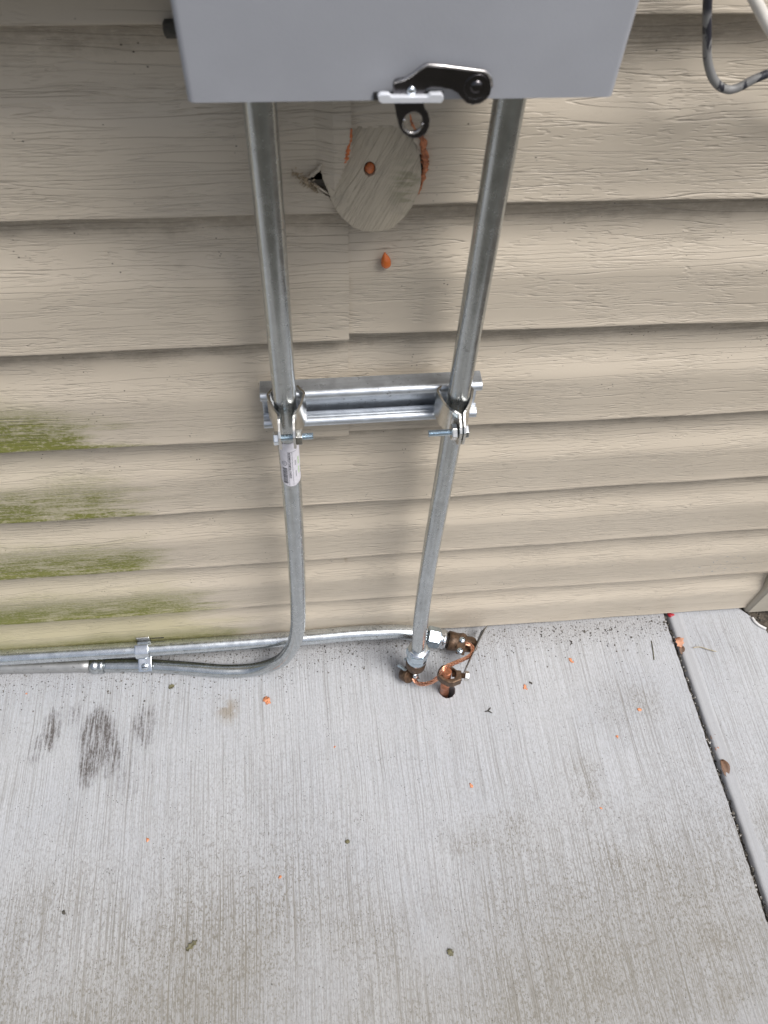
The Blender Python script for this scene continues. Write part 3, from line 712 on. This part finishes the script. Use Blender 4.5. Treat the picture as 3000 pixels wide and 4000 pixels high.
def strips(rects, mat, name):
    mb = MB()
    for s0, s1, w0, w1 in rects:
        nn = 6; vs = [on_pipe(s, w0 + (w1-w0)*j/nn, .00042) for s in (s0, s1) for j in range(nn+1)]
        mb.add(vs, [(j, j+1, nn+1+j+1, nn+1+j) for j in range(nn)], False)
    return mb.build(name, mat, stick)
text_on('INTERMEDIATE METAL CONDUIT', .0026, SL*.20, -.0014, M_INK, 'lettering', .00006, 1.0)
bars = []; s = SL*.56; rb = random.Random(6)
while s < SL*.93: w = rb.choice((.0004, .0006, .0009)); bars.append((s, s+w, -.0079, -.0032)); s += w + rb.choice((.0005, .0008))
strips(bars, M_INK, 'barcode')
strips([(SL*.19, SL*.97, -.0022, -.0019), (SL*.19, SL*.97, .0019, .0022), (SL*.185, SL*.192, -.0022, .0075)], M_INKG, 'rule')
text_on('UL', .0024, SL*.425, -.0064, M_INKG, 'mark')
mb = MB(); rg = [on_pipe(SL*.448 + .0030*math.cos(q*math.pi/12), -.0054 + .0022*math.sin(q*math.pi/12), .00045) for q in range(25)]; tube(mb, rg, .00022, 5); mb.build('mark', M_INKG, stick)
strips([(SL*(.36+.035*i), SL*(.36+.035*i)+.0012, .0075, .0095) for i in range(5)] + [(SL*(.58+.035*i), SL*(.58+.035*i)+.0011, .0075, .0093) for i in range(5)], M_INKGR, 'green_print')
strips([(SL*(.40+.03*i), SL*(.40+.03*i)+.0009, .0042, .0058) for i in range(4)] + [(SL*.64, SL*.78, .0047, .0053)], M_INKG, 'small_print')

# right conduit
b1, b2 = wp(1989.5, 398, YC), wp(1863, 1124, YC)
Rp = [b1 + (b1-b2).normalized()*.12, b1, b2, wp(1804.9, 1462, YC), wp(1735, 1868, -.040), wp(1686, 2139, -.047), wp(1660, 2300, -.053), wp(1648, 2390, -.0615), wp(1639, 2480, -.067)]
pe = wp(1633.5, 2540, -.070); Rp.append(pe)
cR = empty('conduit', (pe.x, pe.y, GZ), 'right grey conduit running from the box down to the ground rod', 'conduit')
mb = MB(); tube(mb, smooth_path(Rp, 8), RC, 40); mb.build('pipe', M_COND, cR)
axd = (wp(1623, 2624, -.070) - pe).normalized(); dn = (Vector((0, 0, -1))*.7 + axd*.3).normalized()
def hexnut(p, d, L, r, mat, parent, name, rot=0.0):
    mb = MB(); lathe(mb, p, d, [(0, r*.90), (L*.10, r), (L*.90, r), (L, r*.90)], 6, False, rot); return mb.build(name, mat, parent, bevel=.0004)
hexnut(pe + dn*(-.004), dn, .020, .0172, M_ZINCB, cR, 'compression_nut', .2)
mb = MB(); lathe(mb, pe + dn*(-.006), dn, [(0, RC+.0008), (.0005, .0142), (.003, .0148)], 32); mb.build('nut_face', M_ZINC, cR)
mb = MB(); lathe(mb, pe + dn*.0162, dn, [(0, .0128), (.001, .0138), (.004, .0142), (.0055, .0130), (.0062, .0130), (.008, .0150), (.0155, .0150), (.0165, .0135)], 36); mb.build('connector_body', M_ZINCB, cR)

# rear conduit lying along the wall
RR = .0112
Bp = [gp(0, 2569, .0445), gp(300, 2551, .042), gp(600, 2533, .040), gp(900, 2513, .0385), gp(1250, 2486, .038), gp(1400, 2473, .039), gp(1500, 2469, .0385), gp(1590, 2470.5, .036), gp(1660, 2482, .031)]
Bp.insert(0, Bp[0] + (Bp[0]-Bp[1]).normalized()*.9)
cB = empty('conduit', (Bp[4].x, Bp[4].y, GZ), 'horizontal galvanized conduit strapped along the foot of the siding behind the others', 'conduit')
mb = MB(); tube(mb, smooth_path(Bp, 8), RR, 36); mb.build('pipe', M_CONDH, cB)
h0, h1 = gp(1668, 2484, .030), gp(1754, 2502, .024); hd = (h1 - h0).normalized()
hexnut(h0, hd, .019, .0165, M_ZINCB, cB, 'compression_nut', .35)
mb = MB(); lathe(mb, h0 + hd*.0185, hd, [(0, .0135), (.0008, .0150), (.0024, .0150), (.003, .0138), (.0045, .0138), (.005, .0148), (.009, .0148), (.0098, .0130), (.016, .0130)], 36); mb.build('connector_body', M_ZINC, cB)

# ------------------------------------------------------------------ strut rail and clamps
YS = YC + RC + .0002                        # front of the rail
sl = wp(1016, 1549, YS); sr = wp(1880, 1508, YS); slb = wp(1032, 1688, YS); srb = wp(1866, 1640, YS)
zt = (sl.z + sr.z)/2; zb = (slb.z + srb.z)/2 + .001; x0 = (sl.x + slb.x)/2; x1 = (sr.x + srb.x)/2; dep = .0185; tk = .0026
tilt = ((sr.z - sl.z) + (srb.z - slb.z))/2/(x1 - x0)
lip = .0098; ret = .0062
sec = [(-dep, zb), (0 + 0, zb)]             # cross-section polygon (y offset from the front: 0 front, +dep back)
H = zt - zb
lip = .0100; rl = lip/2; up_arc = [(rl - rl*math.cos(R(a_)), H - rl + rl*math.sin(R(a_))) for a_ in range(90, -91, -15)]
lo_arc = [(y, H - z) for y, z in up_arc[::-1]]
sec = [(dep, 0), (dep, H)] + up_arc + [(ret+.002, H-lip), (ret+.002, H-lip+tk), (rl, H-lip+tk), (tk+.0005, H-rl), (rl, H-tk), (dep-tk, H-tk), (dep-tk, tk),
       (rl, tk), (tk+.0005, rl), (rl, lip-tk), (.0118, lip-tk), (.0118, lip+.0012), (.0098, lip+.0012), (.0092, lip-.0004), (.0070, lip-.0004), (.0064, lip+.0006)] + lo_arc
mb = MB(); A = [Vector((x0, YS+y, zb+z)) for y, z in sec]
prism(mb, A, (x1-x0, 0, tilt*(x1-x0)))
tag(mb.build('strut_rail', M_STRUT, bevel=.0005), 'short galvanized strut rail fixed across the siding holding both vertical conduits', 'strut rail')
def clamp(cx, gap_l, gap_r, ears, lo, hi, bolt_a, bolt_b, head, nut, label, yc):
    t = empty('strut_clamp', (cx, YS, (lo+hi)/2), label, 'pipe clamp', 'strut clamps')
    for s, gp_, (ex, ey) in ((-1, gap_l, ears[0]), (1, gap_r, ears[1])):
        r = RC + .0011; pr = [(cx + s*.0100, YS + .006), (cx + s*.0125, YS + .002), (cx + s*.0150, YS - .001)]
        pr += [(cx + s*.0160, YS - .0035)]
        for q in range(0, 9):                # round the pipe towards the viewer
            an = R(-8 - q*6.0); pr.append((cx + s*(r+.0022)*math.cos(an)*(1 - .03*q), yc + (r+.002)*math.sin(an) - .0006*q))
        pr += [(cx + s*((r+.003)*.62 - .0008), yc - r*.95 - .003), (ex*.4 + (cx + s*(r*.62))*.6, yc - r - .005), (ex, yc - r - .008), (ex, yc - r - .011), (ex, ey + .004), (ex, ey)]
        n = len(pr); zh = []; zl = []
        for i in range(n):
            f = max(0, (i - (n-5))/4); zh.append(hi - .010*f*f); zl.append(lo + .002 - .006*min(1, max(0, (i-(n-8))/4)) + (.012*f*f if f > .4 else 0))
        mb = MB(); ribbon(mb, pr, zl, zh, .0022); mb.build('clamp_half', M_CLAMP, t, bevel=.0003)
    d = (bolt_b - bolt_a).normalized(); L = (bolt_b - bolt_a).length
    mb = MB(); thread(mb, bolt_a, d, L, .0031, .0013, 18); b = mb.build('bolt', M_ZINCB, t)
    hp_, hdir = head; mb = MB(); lathe(mb, hp_, hdir, [(0, .0058), (.0006, .0062), (.0042, .0062), (.0050, .0050)], 6, False, .35); mb.build('bolt_head', M_ZINC, b, bevel=.0004)
    np_, ndir = nut; mb = MB(); lathe(mb, np_, ndir, [(0, .0070), (.0006, .0076), (.0050, .0076), (.0056, .0070)], 6, False, .2); mb.build('nut', M_CLAMP, t, bevel=.0004)
    return t
ye = -.063
pB0, pB1 = wp(1088, 1711, ye), wp(1224, 1703, ye); eL, eR = wp(1093, 1700, ye).x, wp(1150, 1700, ye).x; cxl = wp(1122, 1640, YC-.006).x + .0005
zc_l = wp(1093, 1710, ye).z; nl = wp(1156, 1708, ye)
clamp(cxl, 0, 0, ((eL, ye-.008), (eR, ye-.008)), zc_l - .0145, zc_l + .0185, pB0, pB1, (wp(1089, 1712, ye), Vector((-1, 0, 0))), (nl, Vector((1, 0, 0))),
      'open strut clamp on the left conduit with its bolt end pointing right', YC - .002)
qB0, qB1 = wp(1810, 1685, ye), wp(1673, 1694, ye); eL2, eR2 = wp(1791, 1690, ye).x, wp(1806, 1690, ye).x; cxr = wp(1778, 1625, YC-.006).x - .0005
zc_r = wp(1800, 1688, ye).z; nr = wp(1785, 1687, ye)
clamp(cxr, 0, 0, ((eL2, ye-.009), (eR2, ye-.009)), zc_r - .0145, zc_r + .0185, qB0, qB1, (wp(1809, 1685, ye), Vector((1, 0, 0))), (nr, Vector((-1, 0, 0))),
      'tightly closed strut clamp on the right conduit with its bolt end pointing left', YC - .002)

# ------------------------------------------------------------------ strap on the rear conduit
su = 559; sc_ = gp(su, 2536, .040); tdir = (Bp[4] - Bp[3]).normalized(); up = Vector((0, -.45, .89)); up = (up - tdir*up.dot(tdir)).normalized(); fw = tdir.cross(up); fw = fw if fw.y < 0 else -fw
st = empty('conduit_strap', sc_, 'bright zinc strap with a screw tab holding the rear conduit to the siding', 'pipe strap')
mb = MB(); hw = .0098; prof = [fw*(-.014) + up*(RR+.003), fw*(-.011) + up*(RR+.004)]
prof = []
for q in range(0, 15): an = R(150 - q*14.5); prof.append((fw*math.cos(an) + up*math.sin(an))*(RR+.0012 + (.0010 if q % 4 == 2 else 0)))
prof += [fw*(RR+.006) + up*(-.0095), fw*(RR+.017) + up*(-.010), fw*(RR+.0225) + up*(-.0112)]
nn = len(prof); vs = []
for p in prof:
    for s in (-1, -.8, .8, 1): vs.append(sc_ + p + tdir*hw*s)
mb.add(vs, [(i*4+j, i*4+j+1, (i+1)*4+j+1, (i+1)*4+j) for i in range(nn-1) for j in range(3)], True); mb.build('band', M_ZINC, st, solid=.0014, bevel=.0003)
mb = MB(); tp = gp(560, 2498, .052); box(mb, tp + Vector((0, .004, 0)), (.0195, .010, .014)); mb.build('clip', M_CLAMP, st, bevel=.001)
sp_ = sc_ + fw*(RR+.0155) + up*(-.0088); sn = (up*.97 + fw*.15).normalized()
mb = MB(); lathe(mb, sp_ - sn*.001, sn, [(0, .0058), (.0012, .0057), (.0026, .0045), (.0030, .001)], 20); scw = mb.build('screw', M_ZINC, st)
mb = MB(); box(mb, sp_ + sn*.0019, (.0075, .0011, .0010)); mb.build('slot', M_HOLE, scw)
mb = MB(); tube(mb, [gp(585, 2493, .050), gp(640, 2491, .050)], .0008, 8); mb.build('nail', M_HOLE, st)

# ------------------------------------------------------------------ grounding hubs, rod, acorn clamp, wire, strip
def cr4(x, y): return (1500 + x/3.318, 2350 + y/3.318)
def screw(p, d, r, mat, parent, slot=True, tilt=(1, 0, 0)):
    mb = MB(); lathe(mb, p, d, [(0, r), (r*.25, r), (r*.55, r*.82), (r*.68, r*.4), (r*.7, .0001)], 20); o = mb.build('screw', mat, parent)
    if slot:
        x = Vector(tilt).normalized(); d = Vector(d).normalized(); x = (x - d*x.dot(d)).normalized(); y = d.cross(x)
        M = Matrix((x, y, d)).transposed(); mb = MB(); box(mb, Vector(p) + d*r*.62, (r*1.7, r*.28, r*.28), M); mb.build('slot', M_HOLE, o)
    return o
# hub below the right conduit
hb = pe + dn*.0335; hubL = empty('grounding_hub', (hb.x, hb.y, GZ), 'brown bronze grounding hub under the right conduit with two screw ends sticking out left', 'grounding hub', 'bronze grounding hubs')
mb = MB(); lathe(mb, hb, dn, [(0, .0138), (.001, .0150), (.012, .0152), (.022, .0146), (.030, .0120), (.034, .0080), (.0355, .002)], 32)
mb.build('body', M_BRONZE, hubL)
je = gp(*cr4(318, 945), .016); mb = MB(); lathe(mb, je + Vector((-.006, .005, -.006)), Vector((.5, -.62, .55)), [(0, .010), (.001, .0112), (.013, .0112), (.0145, .0102)], 22); mb.build('jaw', M_BRONZE, hubL)
jf = gp(*cr4(395, 950), .016); mb = MB(); blob(mb, jf, .0082, 3, .9, .15); mb.build('jaw', M_BRONZE, hubL)
screw(gp(*cr4(408, 958), .026), (.35, -.5, .75), .0045, M_ZINC, hubL)
for (xa, ya_, xb, yb, za) in ((262, 880, 178, 818, .024), (303, 770, 266, 730, .034)):
    p, q = gp(*cr4(xa, ya_), za), gp(*cr4(xb, yb), za + .002); mb = MB(); thread(mb, p + (p-q)*.3, q - p, (q-p).length*1.3, .0026, .0013, 14); mb.build('stud', M_ZINCB, hubL)
# hub at the end of the rear conduit
hubR = empty('grounding_hub', (h1.x, h1.y, GZ), 'brown bronze grounding hub on the rear conduit end with an eyelet and a two-screw plate', 'grounding hub', 'bronze grounding hubs')
h2 = h0 + hd*.033; LH = (gp(*cr4(945, 520), .022) - h2).length
mb = MB(); lathe(mb, h2, hd, [(0, .0138), (.0008, .0150), (LH*.5, .0148), (LH-.0015, .0142), (LH, .0132), (LH, .0105), (LH-.006, .0100)], 34); mb.build('body', M_BRONZE, hubR)
zp = .020
pl = [(890, 410), (960, 405), (1030, 402), (1062, 418), (1092, 450), (1140, 448), (1185, 470), (1213, 520), (1218, 580), (1200, 622), (1165, 650), (1110, 648), (1065, 640), (1000, 640), (890, 620)]
mb = MB(); prism(mb, [gp(*cr4(x, y), zp) for x, y in pl], (0, 0, -.005), [ring_pts(gp(*cr4(1134, 556), zp), (1, 0, 0), (0, 1, 0), .0030, .0036, 18)]); mb.build('eyelet', M_BRONZE, hubR, bevel=.0012)
zq = .033; mb = MB(); prism(mb, [gp(*cr4(x, y), zq) for x, y in ((952, 440), (1066, 458), (1042, 690), (932, 662))], (0, 0, -.004)); mb.build('clamp_plate', M_BRONZE, hubR, bevel=.0007)
for q in ((1010, 500), (983, 640)): screw(gp(*cr4(*q), zq), (0, -.25, .97), .0050, M_ZINCB, hubR, True, (1, .8, 0))
# rod
rt = gp(*cr4(818, 905), .068); rb_ = Vector((.1752, -.0985, -.10)); rlow = gp(1735, 2702, GZ); rb_ = rlow + (rlow - rt)*1.3
mb = MB(); rdv = (rt - rb_).normalized(); LR = (rt - rb_).length; rR = .0069
lathe(mb, rb_, rdv, [(0, rR), (LR*.70, rR), (LR*.705, rR*1.04), (LR*.72, rR*1.03), (LR*.725, rR), (LR-.001, rR), (LR, rR*.86)], 28)
tag(mb.build('ground_rod', M_RODC), 'copper ground rod standing in the drilled hole in the concrete', 'ground rod')
# acorn clamp
ac = empty('acorn_clamp', gp(1750, 2640, .055), 'dark bronze ring clamp with a hex bolt tightened on the copper rod', 'ground clamp')
zA = .060; out = [(693, 912), (708, 872), (748, 822), (800, 812), (850, 822), (900, 848), (945, 882), (1002, 888), (1008, 1012), (965, 1028), (900, 1056), (830, 1048), (745, 1004), (697, 955)]
inner = [(742, 905), (775, 862), (830, 850), (888, 866), (930, 905), (935, 955), (905, 990), (840, 1000), (775, 970)]
mb = MB(); prism(mb, [gp(*cr4(x, y), zA) for x, y in out], (.0005, -.0012, -.0155), [[gp(*cr4(x, y), zA) for x, y in inner]]); mb.build('body', M_BRONZE, ac, bevel=.0016)
zb_ = zA - .008; p, q = gp(*cr4(880, 940), zb_), gp(*cr4(1052, 962), zb_); mb = MB(); thread(mb, p, q-p, (q-p).length, .0043, .0016, 18); bo = mb.build('bolt', M_BRONZE, ac)
dd = (q-p).normalized(); mb = MB(); lathe(mb, q - dd*.001, dd, [(0, .0066), (.0008, .0074), (.0058, .0074), (.0070, .0062)], 6, False, .3); mb.build('bolt_head', M_CLAMP, bo, bevel=.0004)
# silver-topped rod end seen inside the ring is the rod; wire: seven twisted strands
wpx = [(915, 528, .024), (1000, 536, .027), (1065, 545, .029), (1118, 560, .029), (1146, 595, .029), (1150, 640, .030), (1128, 685, .033), (1075, 725, .038), (1000, 760, .045), (930, 790, .052), (862, 820, .061), (800, 850, .066), (755, 890, .066), (732, 935, .058),
       (703, 978, .044), (655, 1022, .034), (600, 1050, .027), (540, 1066, .022), (480, 1068, .018), (430, 1053, .016), (398, 1022, .016), (375, 985, .017)]
W = smooth_path([gp(*cr4(x, y), z) for x, y, z in wpx], 9); mb = MB(); rs_ = .00108
tube(mb, W, rs_, 8); n = len(W); T = [(W[min(i+1, n-1)] - W[max(i-1, 0)]).normalized() for i in range(n)]
x, y = frame(T[0]); arc = 0; st_pts = [[] for _ in range(6)]
for i in range(n):
    if i: arc += (W[i] - W[i-1]).length
    x = (x - T[i]*x.dot(T[i])).normalized(); y = T[i].cross(x)
    for k in range(6):
        an = k*math.pi/3 + arc*2*math.pi/.075; rr_ = 2.02*rs_*(1 + .10*math.sin(i*.35 + k*2)); st_pts[k].append(W[i] + (x*math.cos(an) + y*math.sin(an))*rr_)
for k in range(6): tube(mb, st_pts[k], rs_, 8)
tag(mb.build('ground_wire', M_COPPER), 'bare twisted copper ground wire looping between the two bronze hubs through the rod clamp', 'wire')
# thin strip leaning between the wall and the clamp bolt
e1 = [(1342, 312, .030), (1200, 585, .036), (1105, 790, .042), (1040, 930, .048), (1008, 1010, .050)]
e2 = [(1258, 385, .006), (1212, 500, .012), (1090, 780, .030), (1030, 930, .044), (1003, 1030, .046)]
A = smooth_path([gp(*cr4(x, y), z) for x, y, z in e1], 5); B = smooth_path([gp(*cr4(x, y), z) for x, y, z in e2], 5); n = len(A)
mb = MB(); mb.add(A + B, [(i, i+1, n+i+1, n+i) for i in range(n-1)], True)
ms_ = mb.build('metal_strip', M_STRIP, solid=.0010); mb = MB(); tube(mb, A, .0007, 6); mb.build('edge_highlight', M_ZINC, ms_)  # lighter tube paints a highlight along the strip's own edge
tag(ms_, 'thin bent metal strip on edge running from the siding to the rod clamp bolt', 'metal strip')

# ------------------------------------------------------------------ cables at the upper right
yk = -.022
P = [wp(u, v, yk) for u, v in ((2765, -60), (2764, 0), (2762, 60), (2762, 150), (2763, 226), (2773, 275), (2791, 315), (2820, 342), (2857, 350), (2893, 338), (2938, 313), (3000, 287), (3080, 250))]
P[0] = P[1] + (P[1] - P[2]).normalized()*.15; P += [P[-1] + Vector((.06, .008, .045)), P[-1] + Vector((.10, .012, .16)), P[-1] + Vector((.11, .014, .60))]
mb = MB(); tube(mb, smooth_path(P, 6), .00265, 16); ck = mb.build('black_cable', M_CABLE); tag(ck, 'black cable smeared with grey paint hanging in a hook against the siding', 'cable')
P = [wp(u, v, -.02) for u, v in ((2900, -120), (2952, 5), (2990, 80), (3040, 160), (3110, 250))]; P[0] = P[1] + (P[1]-P[2]).normalized()*.12; P.insert(0, P[0] + Vector((-.01, 0, .5))); P += [P[-1] + Vector((.03, .006, -.03)), P[-1] + Vector((.10, .03, -.04))]
mb = MB(); tube(mb, smooth_path(P, 6), .0034, 16); tag(mb.build('white_cable', M_WHITEC), 'thick white cable running down the siding in the upper right corner', 'cable')

# ------------------------------------------------------------------ litter
G1 = 'orange caulk crumbs on the concrete'
crumbs = [((1044, 2734), .0048, 'largest orange caulk crumb, left of centre below the sweeping conduit'), ((2228, 2577), .0034, 'orange caulk crumb right of the ground rod near the siding'),
          ((2049, 2682), .0034, 'orange caulk crumb just right of the rod hole beside a dark seed'), ((2497, 2772), .0028, 'slim orange caulk crumb near the slab joint'),
          ((2410, 2878), .0022, 'small orange caulk crumb in the brownish patch at right'), ((1841, 3069), .0026, 'orange caulk crumb alone below the rod hole'),
          ((2348, 3157), .0020, 'faint reddish caulk crumb lower right on the slab'), ((577, 3280), .0022, 'small orange caulk crumb below the dark stain'),
          ((1096, 3426), .0022, 'small orange caulk crumb beside a grey smudge at lower centre'), ((1309, 2917), .0016, 'tiny orange caulk crumb below the largest crumb'),
          ((103, 2711), .0016, 'tiny orange caulk crumb at the far left below the pipes')]
for i, ((u, v), s, lb) in enumerate(crumbs):
    mb = MB(); blob(mb, gp(u, v, GZ) + Vector((0, 0, s*.18)), s*.92, 40+i, .25, .75)
    if s > .003: blob(mb, gp(u+7, v+9, GZ) + Vector((0, 0, s*.15)), s*.5, 60+i, .4, .5)
    tag(mb.build('caulk_crumb', M_CRUMB), lb, 'caulk crumb', G1)
def leaf(name, mat, a, b, w, lb, z=-.008, curl=.003, cat='leaf', lobes=0, group='dead leaves in the slab joint'):
    A, B = gp(*a, z), gp(*b, z); d = B - A; L = d.length; d.normalize(); s = Vector((-d.y, d.x, 0)); n = 9; vs = []
    for i in range(n):
        f = i/(n-1); ww = w*math.sin(math.pi*min(1, .06+.9*f))**.8 * (1 + lobes*math.sin(f*19))
        for j in (-1, -.5, 0, .5, 1): vs.append(A + d*L*f + s*ww*j + Vector((0, 0, curl*(abs(j)**1.6)*(1+.6*math.sin(f*5)) + curl*.5*math.sin(f*4))))
    mb = MB(); mb.add(vs, [(i*5+j, i*5+j+1, (i+1)*5+j+1, (i+1)*5+j) for i in range(n-1) for j in range(4)], True)
    return tag(mb.build(name, mat, solid=.0005), lb, cat, group)
def bits(name, mat, px, s, lb, cat, flat=.5, rough=.4, seed=1):
    mb = MB(); blob(mb, gp(*px, GZ) + Vector((0, 0, s*flat*.7)), s, seed, flat, rough); return tag(mb.build(name, mat), lb, cat)
bits('seed_pod', M_OLIVE, (1358, 3290), .0030, 'dark olive seed pod on the slab at lower centre', 'seed', .6, .3, 2)
bits('dark_chip', M_DARKBIT, (250, 3563), .0026, 'elongated dark chip on the slab at lower left', 'debris', .4, .4, 3)
leaf('leaf_scrap', M_OLIVE, (1749, 3709), (1770, 3733), .0035, 'greenish dark leaf scrap on the slab at the bottom', -.003, .001, 'leaf', .4, None)
leaf('leaf_scrap', M_OLIVE, (728, 3714), (770, 3672), .0030, 'olive leaf scrap at the bottom left of the slab', -.003, .001, 'leaf', .5, None)
leaf('leaf_scrap', M_OLIVE, (660, 2690), (681, 2675), .0034, 'small yellow-olive leaf scrap just below the strapped conduits', -.003, .001, 'leaf', .5, None)
bits('dark_seed', M_DARKBIT, (2073, 2668), .0024, 'dark seed touching the orange crumb right of the rod hole', 'seed', .6, .4, 7)
mb = MB(); c = gp(1907, 2777, GZ+.0012)
for q in ((-.005, -.001), (.0045, .0045), (.0055, -.004)): tube(mb, [c, c + Vector((q[0], q[1], .0008))], [.0011, .0006], 6)
tag(mb.build('twig_bit', M_DARKBIT), 'dark three-pronged twig bit lying below the rod', 'twig')
mb = MB(); tube(mb, smooth_path([gp(*q, GZ+.002) for q in ((2708, 2530), (2735, 2527), (2765, 2536), (2798, 2545))], 4), .0008, 6)
tag(mb.build('straw', M_STRAW), 'pale curved straw lying on the slab beyond the joint', 'straw')
mb = MB(); tube(mb, smooth_path([gp(*q, GZ+.001) for q in ((2545, 2503), (2551, 2540), (2555, 2578))], 4), .0007, 6)
tag(mb.build('grass_blade', M_OLIVE), 'thin dry grass blade on the main slab near the joint', 'grass blade')
leaf('leaf', M_LEAFS, (2638, 2495), (2662, 2528), .0072, 'salmon pink curled leaf in the slab joint near the siding', -.004, .004, lobes=.3)
leaf('leaf', M_LEAFB, (2659, 2522), (2664, 2556), .0045, 'dark brown leaf just below the salmon leaf in the joint', -.008, .002)
leaf('leaf', M_LEAFB, (2816, 2968), (2842, 3034), .0066, 'large oval brown leaf in the lower part of the joint', -.007, .003)
leaf('leaf', M_LEAFB, (2776, 2872), (2790, 2888), .0050, 'small round brown leaf midway down the joint', -.010, .002)
leaf('leaf', M_LEAFS, (2794, 2920), (2803, 2934), .0030, 'tiny salmon leaf scrap low in the joint', -.009, .002)
mb = MB(); blob(mb, gp(2621, 2402, -.009), .0068, 9, .6, .3); tag(mb.build('red_petal', M_RED), 'bright red petal in the joint right under the siding edge', 'petal')
# grit washed up under the pipes and along the foot of the wall
mb = MB(); rw = random.Random(21)
for i in range(1700):
    x = rw.uniform(-.62, .55); y = -.004 - abs(rw.gauss(0, .018)) if rw.random() < .6 else -.012 - abs(rw.gauss(0, .03)) - (.02 if x < -.05 else 0)
    if (x - HOLE.x)**2 + (y - HOLE.y)**2 < .0004: continue
    s = rw.uniform(.0004, .0013) * (1.7 if rw.random() < .06 else 1); c = Vector((x, y, GZ + s*.3))
    k = [c + Vector(q)*s*rw.uniform(.6, 1.4) for q in ((1,0,0), (-1,0,0), (0,1,0), (0,-1,0), (0,0,.7), (0,0,-.7))]
    mb.add(k, [(0,2,4), (2,1,4), (1,3,4), (3,0,4), (2,0,5), (1,2,5), (3,1,5), (0,3,5)], False)
tag(mb.build('grit', M_STONE), 'fine dark grit washed along the foot of the siding and under the pipes', 'grit', kind='stuff')
# grit in the joint and at the far corner
rg_ = random.Random(12)
for name, mat, cnt, smax in (('joint_grit', M_STONE, 520, .0030), ('pale_joint_grit', M_STONEW, 70, .0016)):
    mb = MB()
    for i in range(cnt):
        y = rg_.uniform(.0, -.62); x0_ = XE(y); bm_s = rg_.uniform(.0007, smax)
        z = rg_.uniform(-.022, -.010) if name == 'joint_grit' else rg_.uniform(-.014, -.008)
        c = Vector((x0_ + .0012 + rg_.random()*.0085, y, z)); k = []
        for sx, sy, sz in ((1,0,0), (-1,0,0), (0,1,0), (0,-1,0), (0,0,1), (0,0,-1)):
            k.append(c + Vector((sx, sy, sz*.7))*bm_s*rg_.uniform(.6, 1.3))
        mb.add(k, [(0,2,4), (2,1,4), (1,3,4), (3,0,4), (2,0,5), (1,2,5), (3,1,5), (0,3,5)], False)
    if name == 'joint_grit':
        for i in range(260):
            c = Vector((rg_.uniform(.675, .80), rg_.uniform(.02, -.10), -.018)); s = rg_.uniform(.001, .004)
            k = [c + Vector(q)*s*rg_.uniform(.6, 1.3) for q in ((1,0,0), (-1,0,0), (0,1,0), (0,-1,0), (0,0,1), (0,0,-1))]
            mb.add(k, [(0,2,4), (2,1,4), (1,3,4), (3,0,4), (2,0,5), (1,2,5), (3,1,5), (0,3,5)], False)
    tag(mb.build(name, mat), 'dark grit and crumbs packed in the slab joint' if name == 'joint_grit' else 'white specks of grit scattered along the slab joint', 'grit', kind='stuff')
mb = MB(); tube(mb, smooth_path([gp(*q, -.004) for q in ((2938, 2412), (2950, 2430), (2968, 2444), (2992, 2456))], 5), .0022, 8)
tag(mb.build('plastic_edging', M_WHITEP), 'thin white curved strip at the rounded slab corner beside the trim', 'edging')
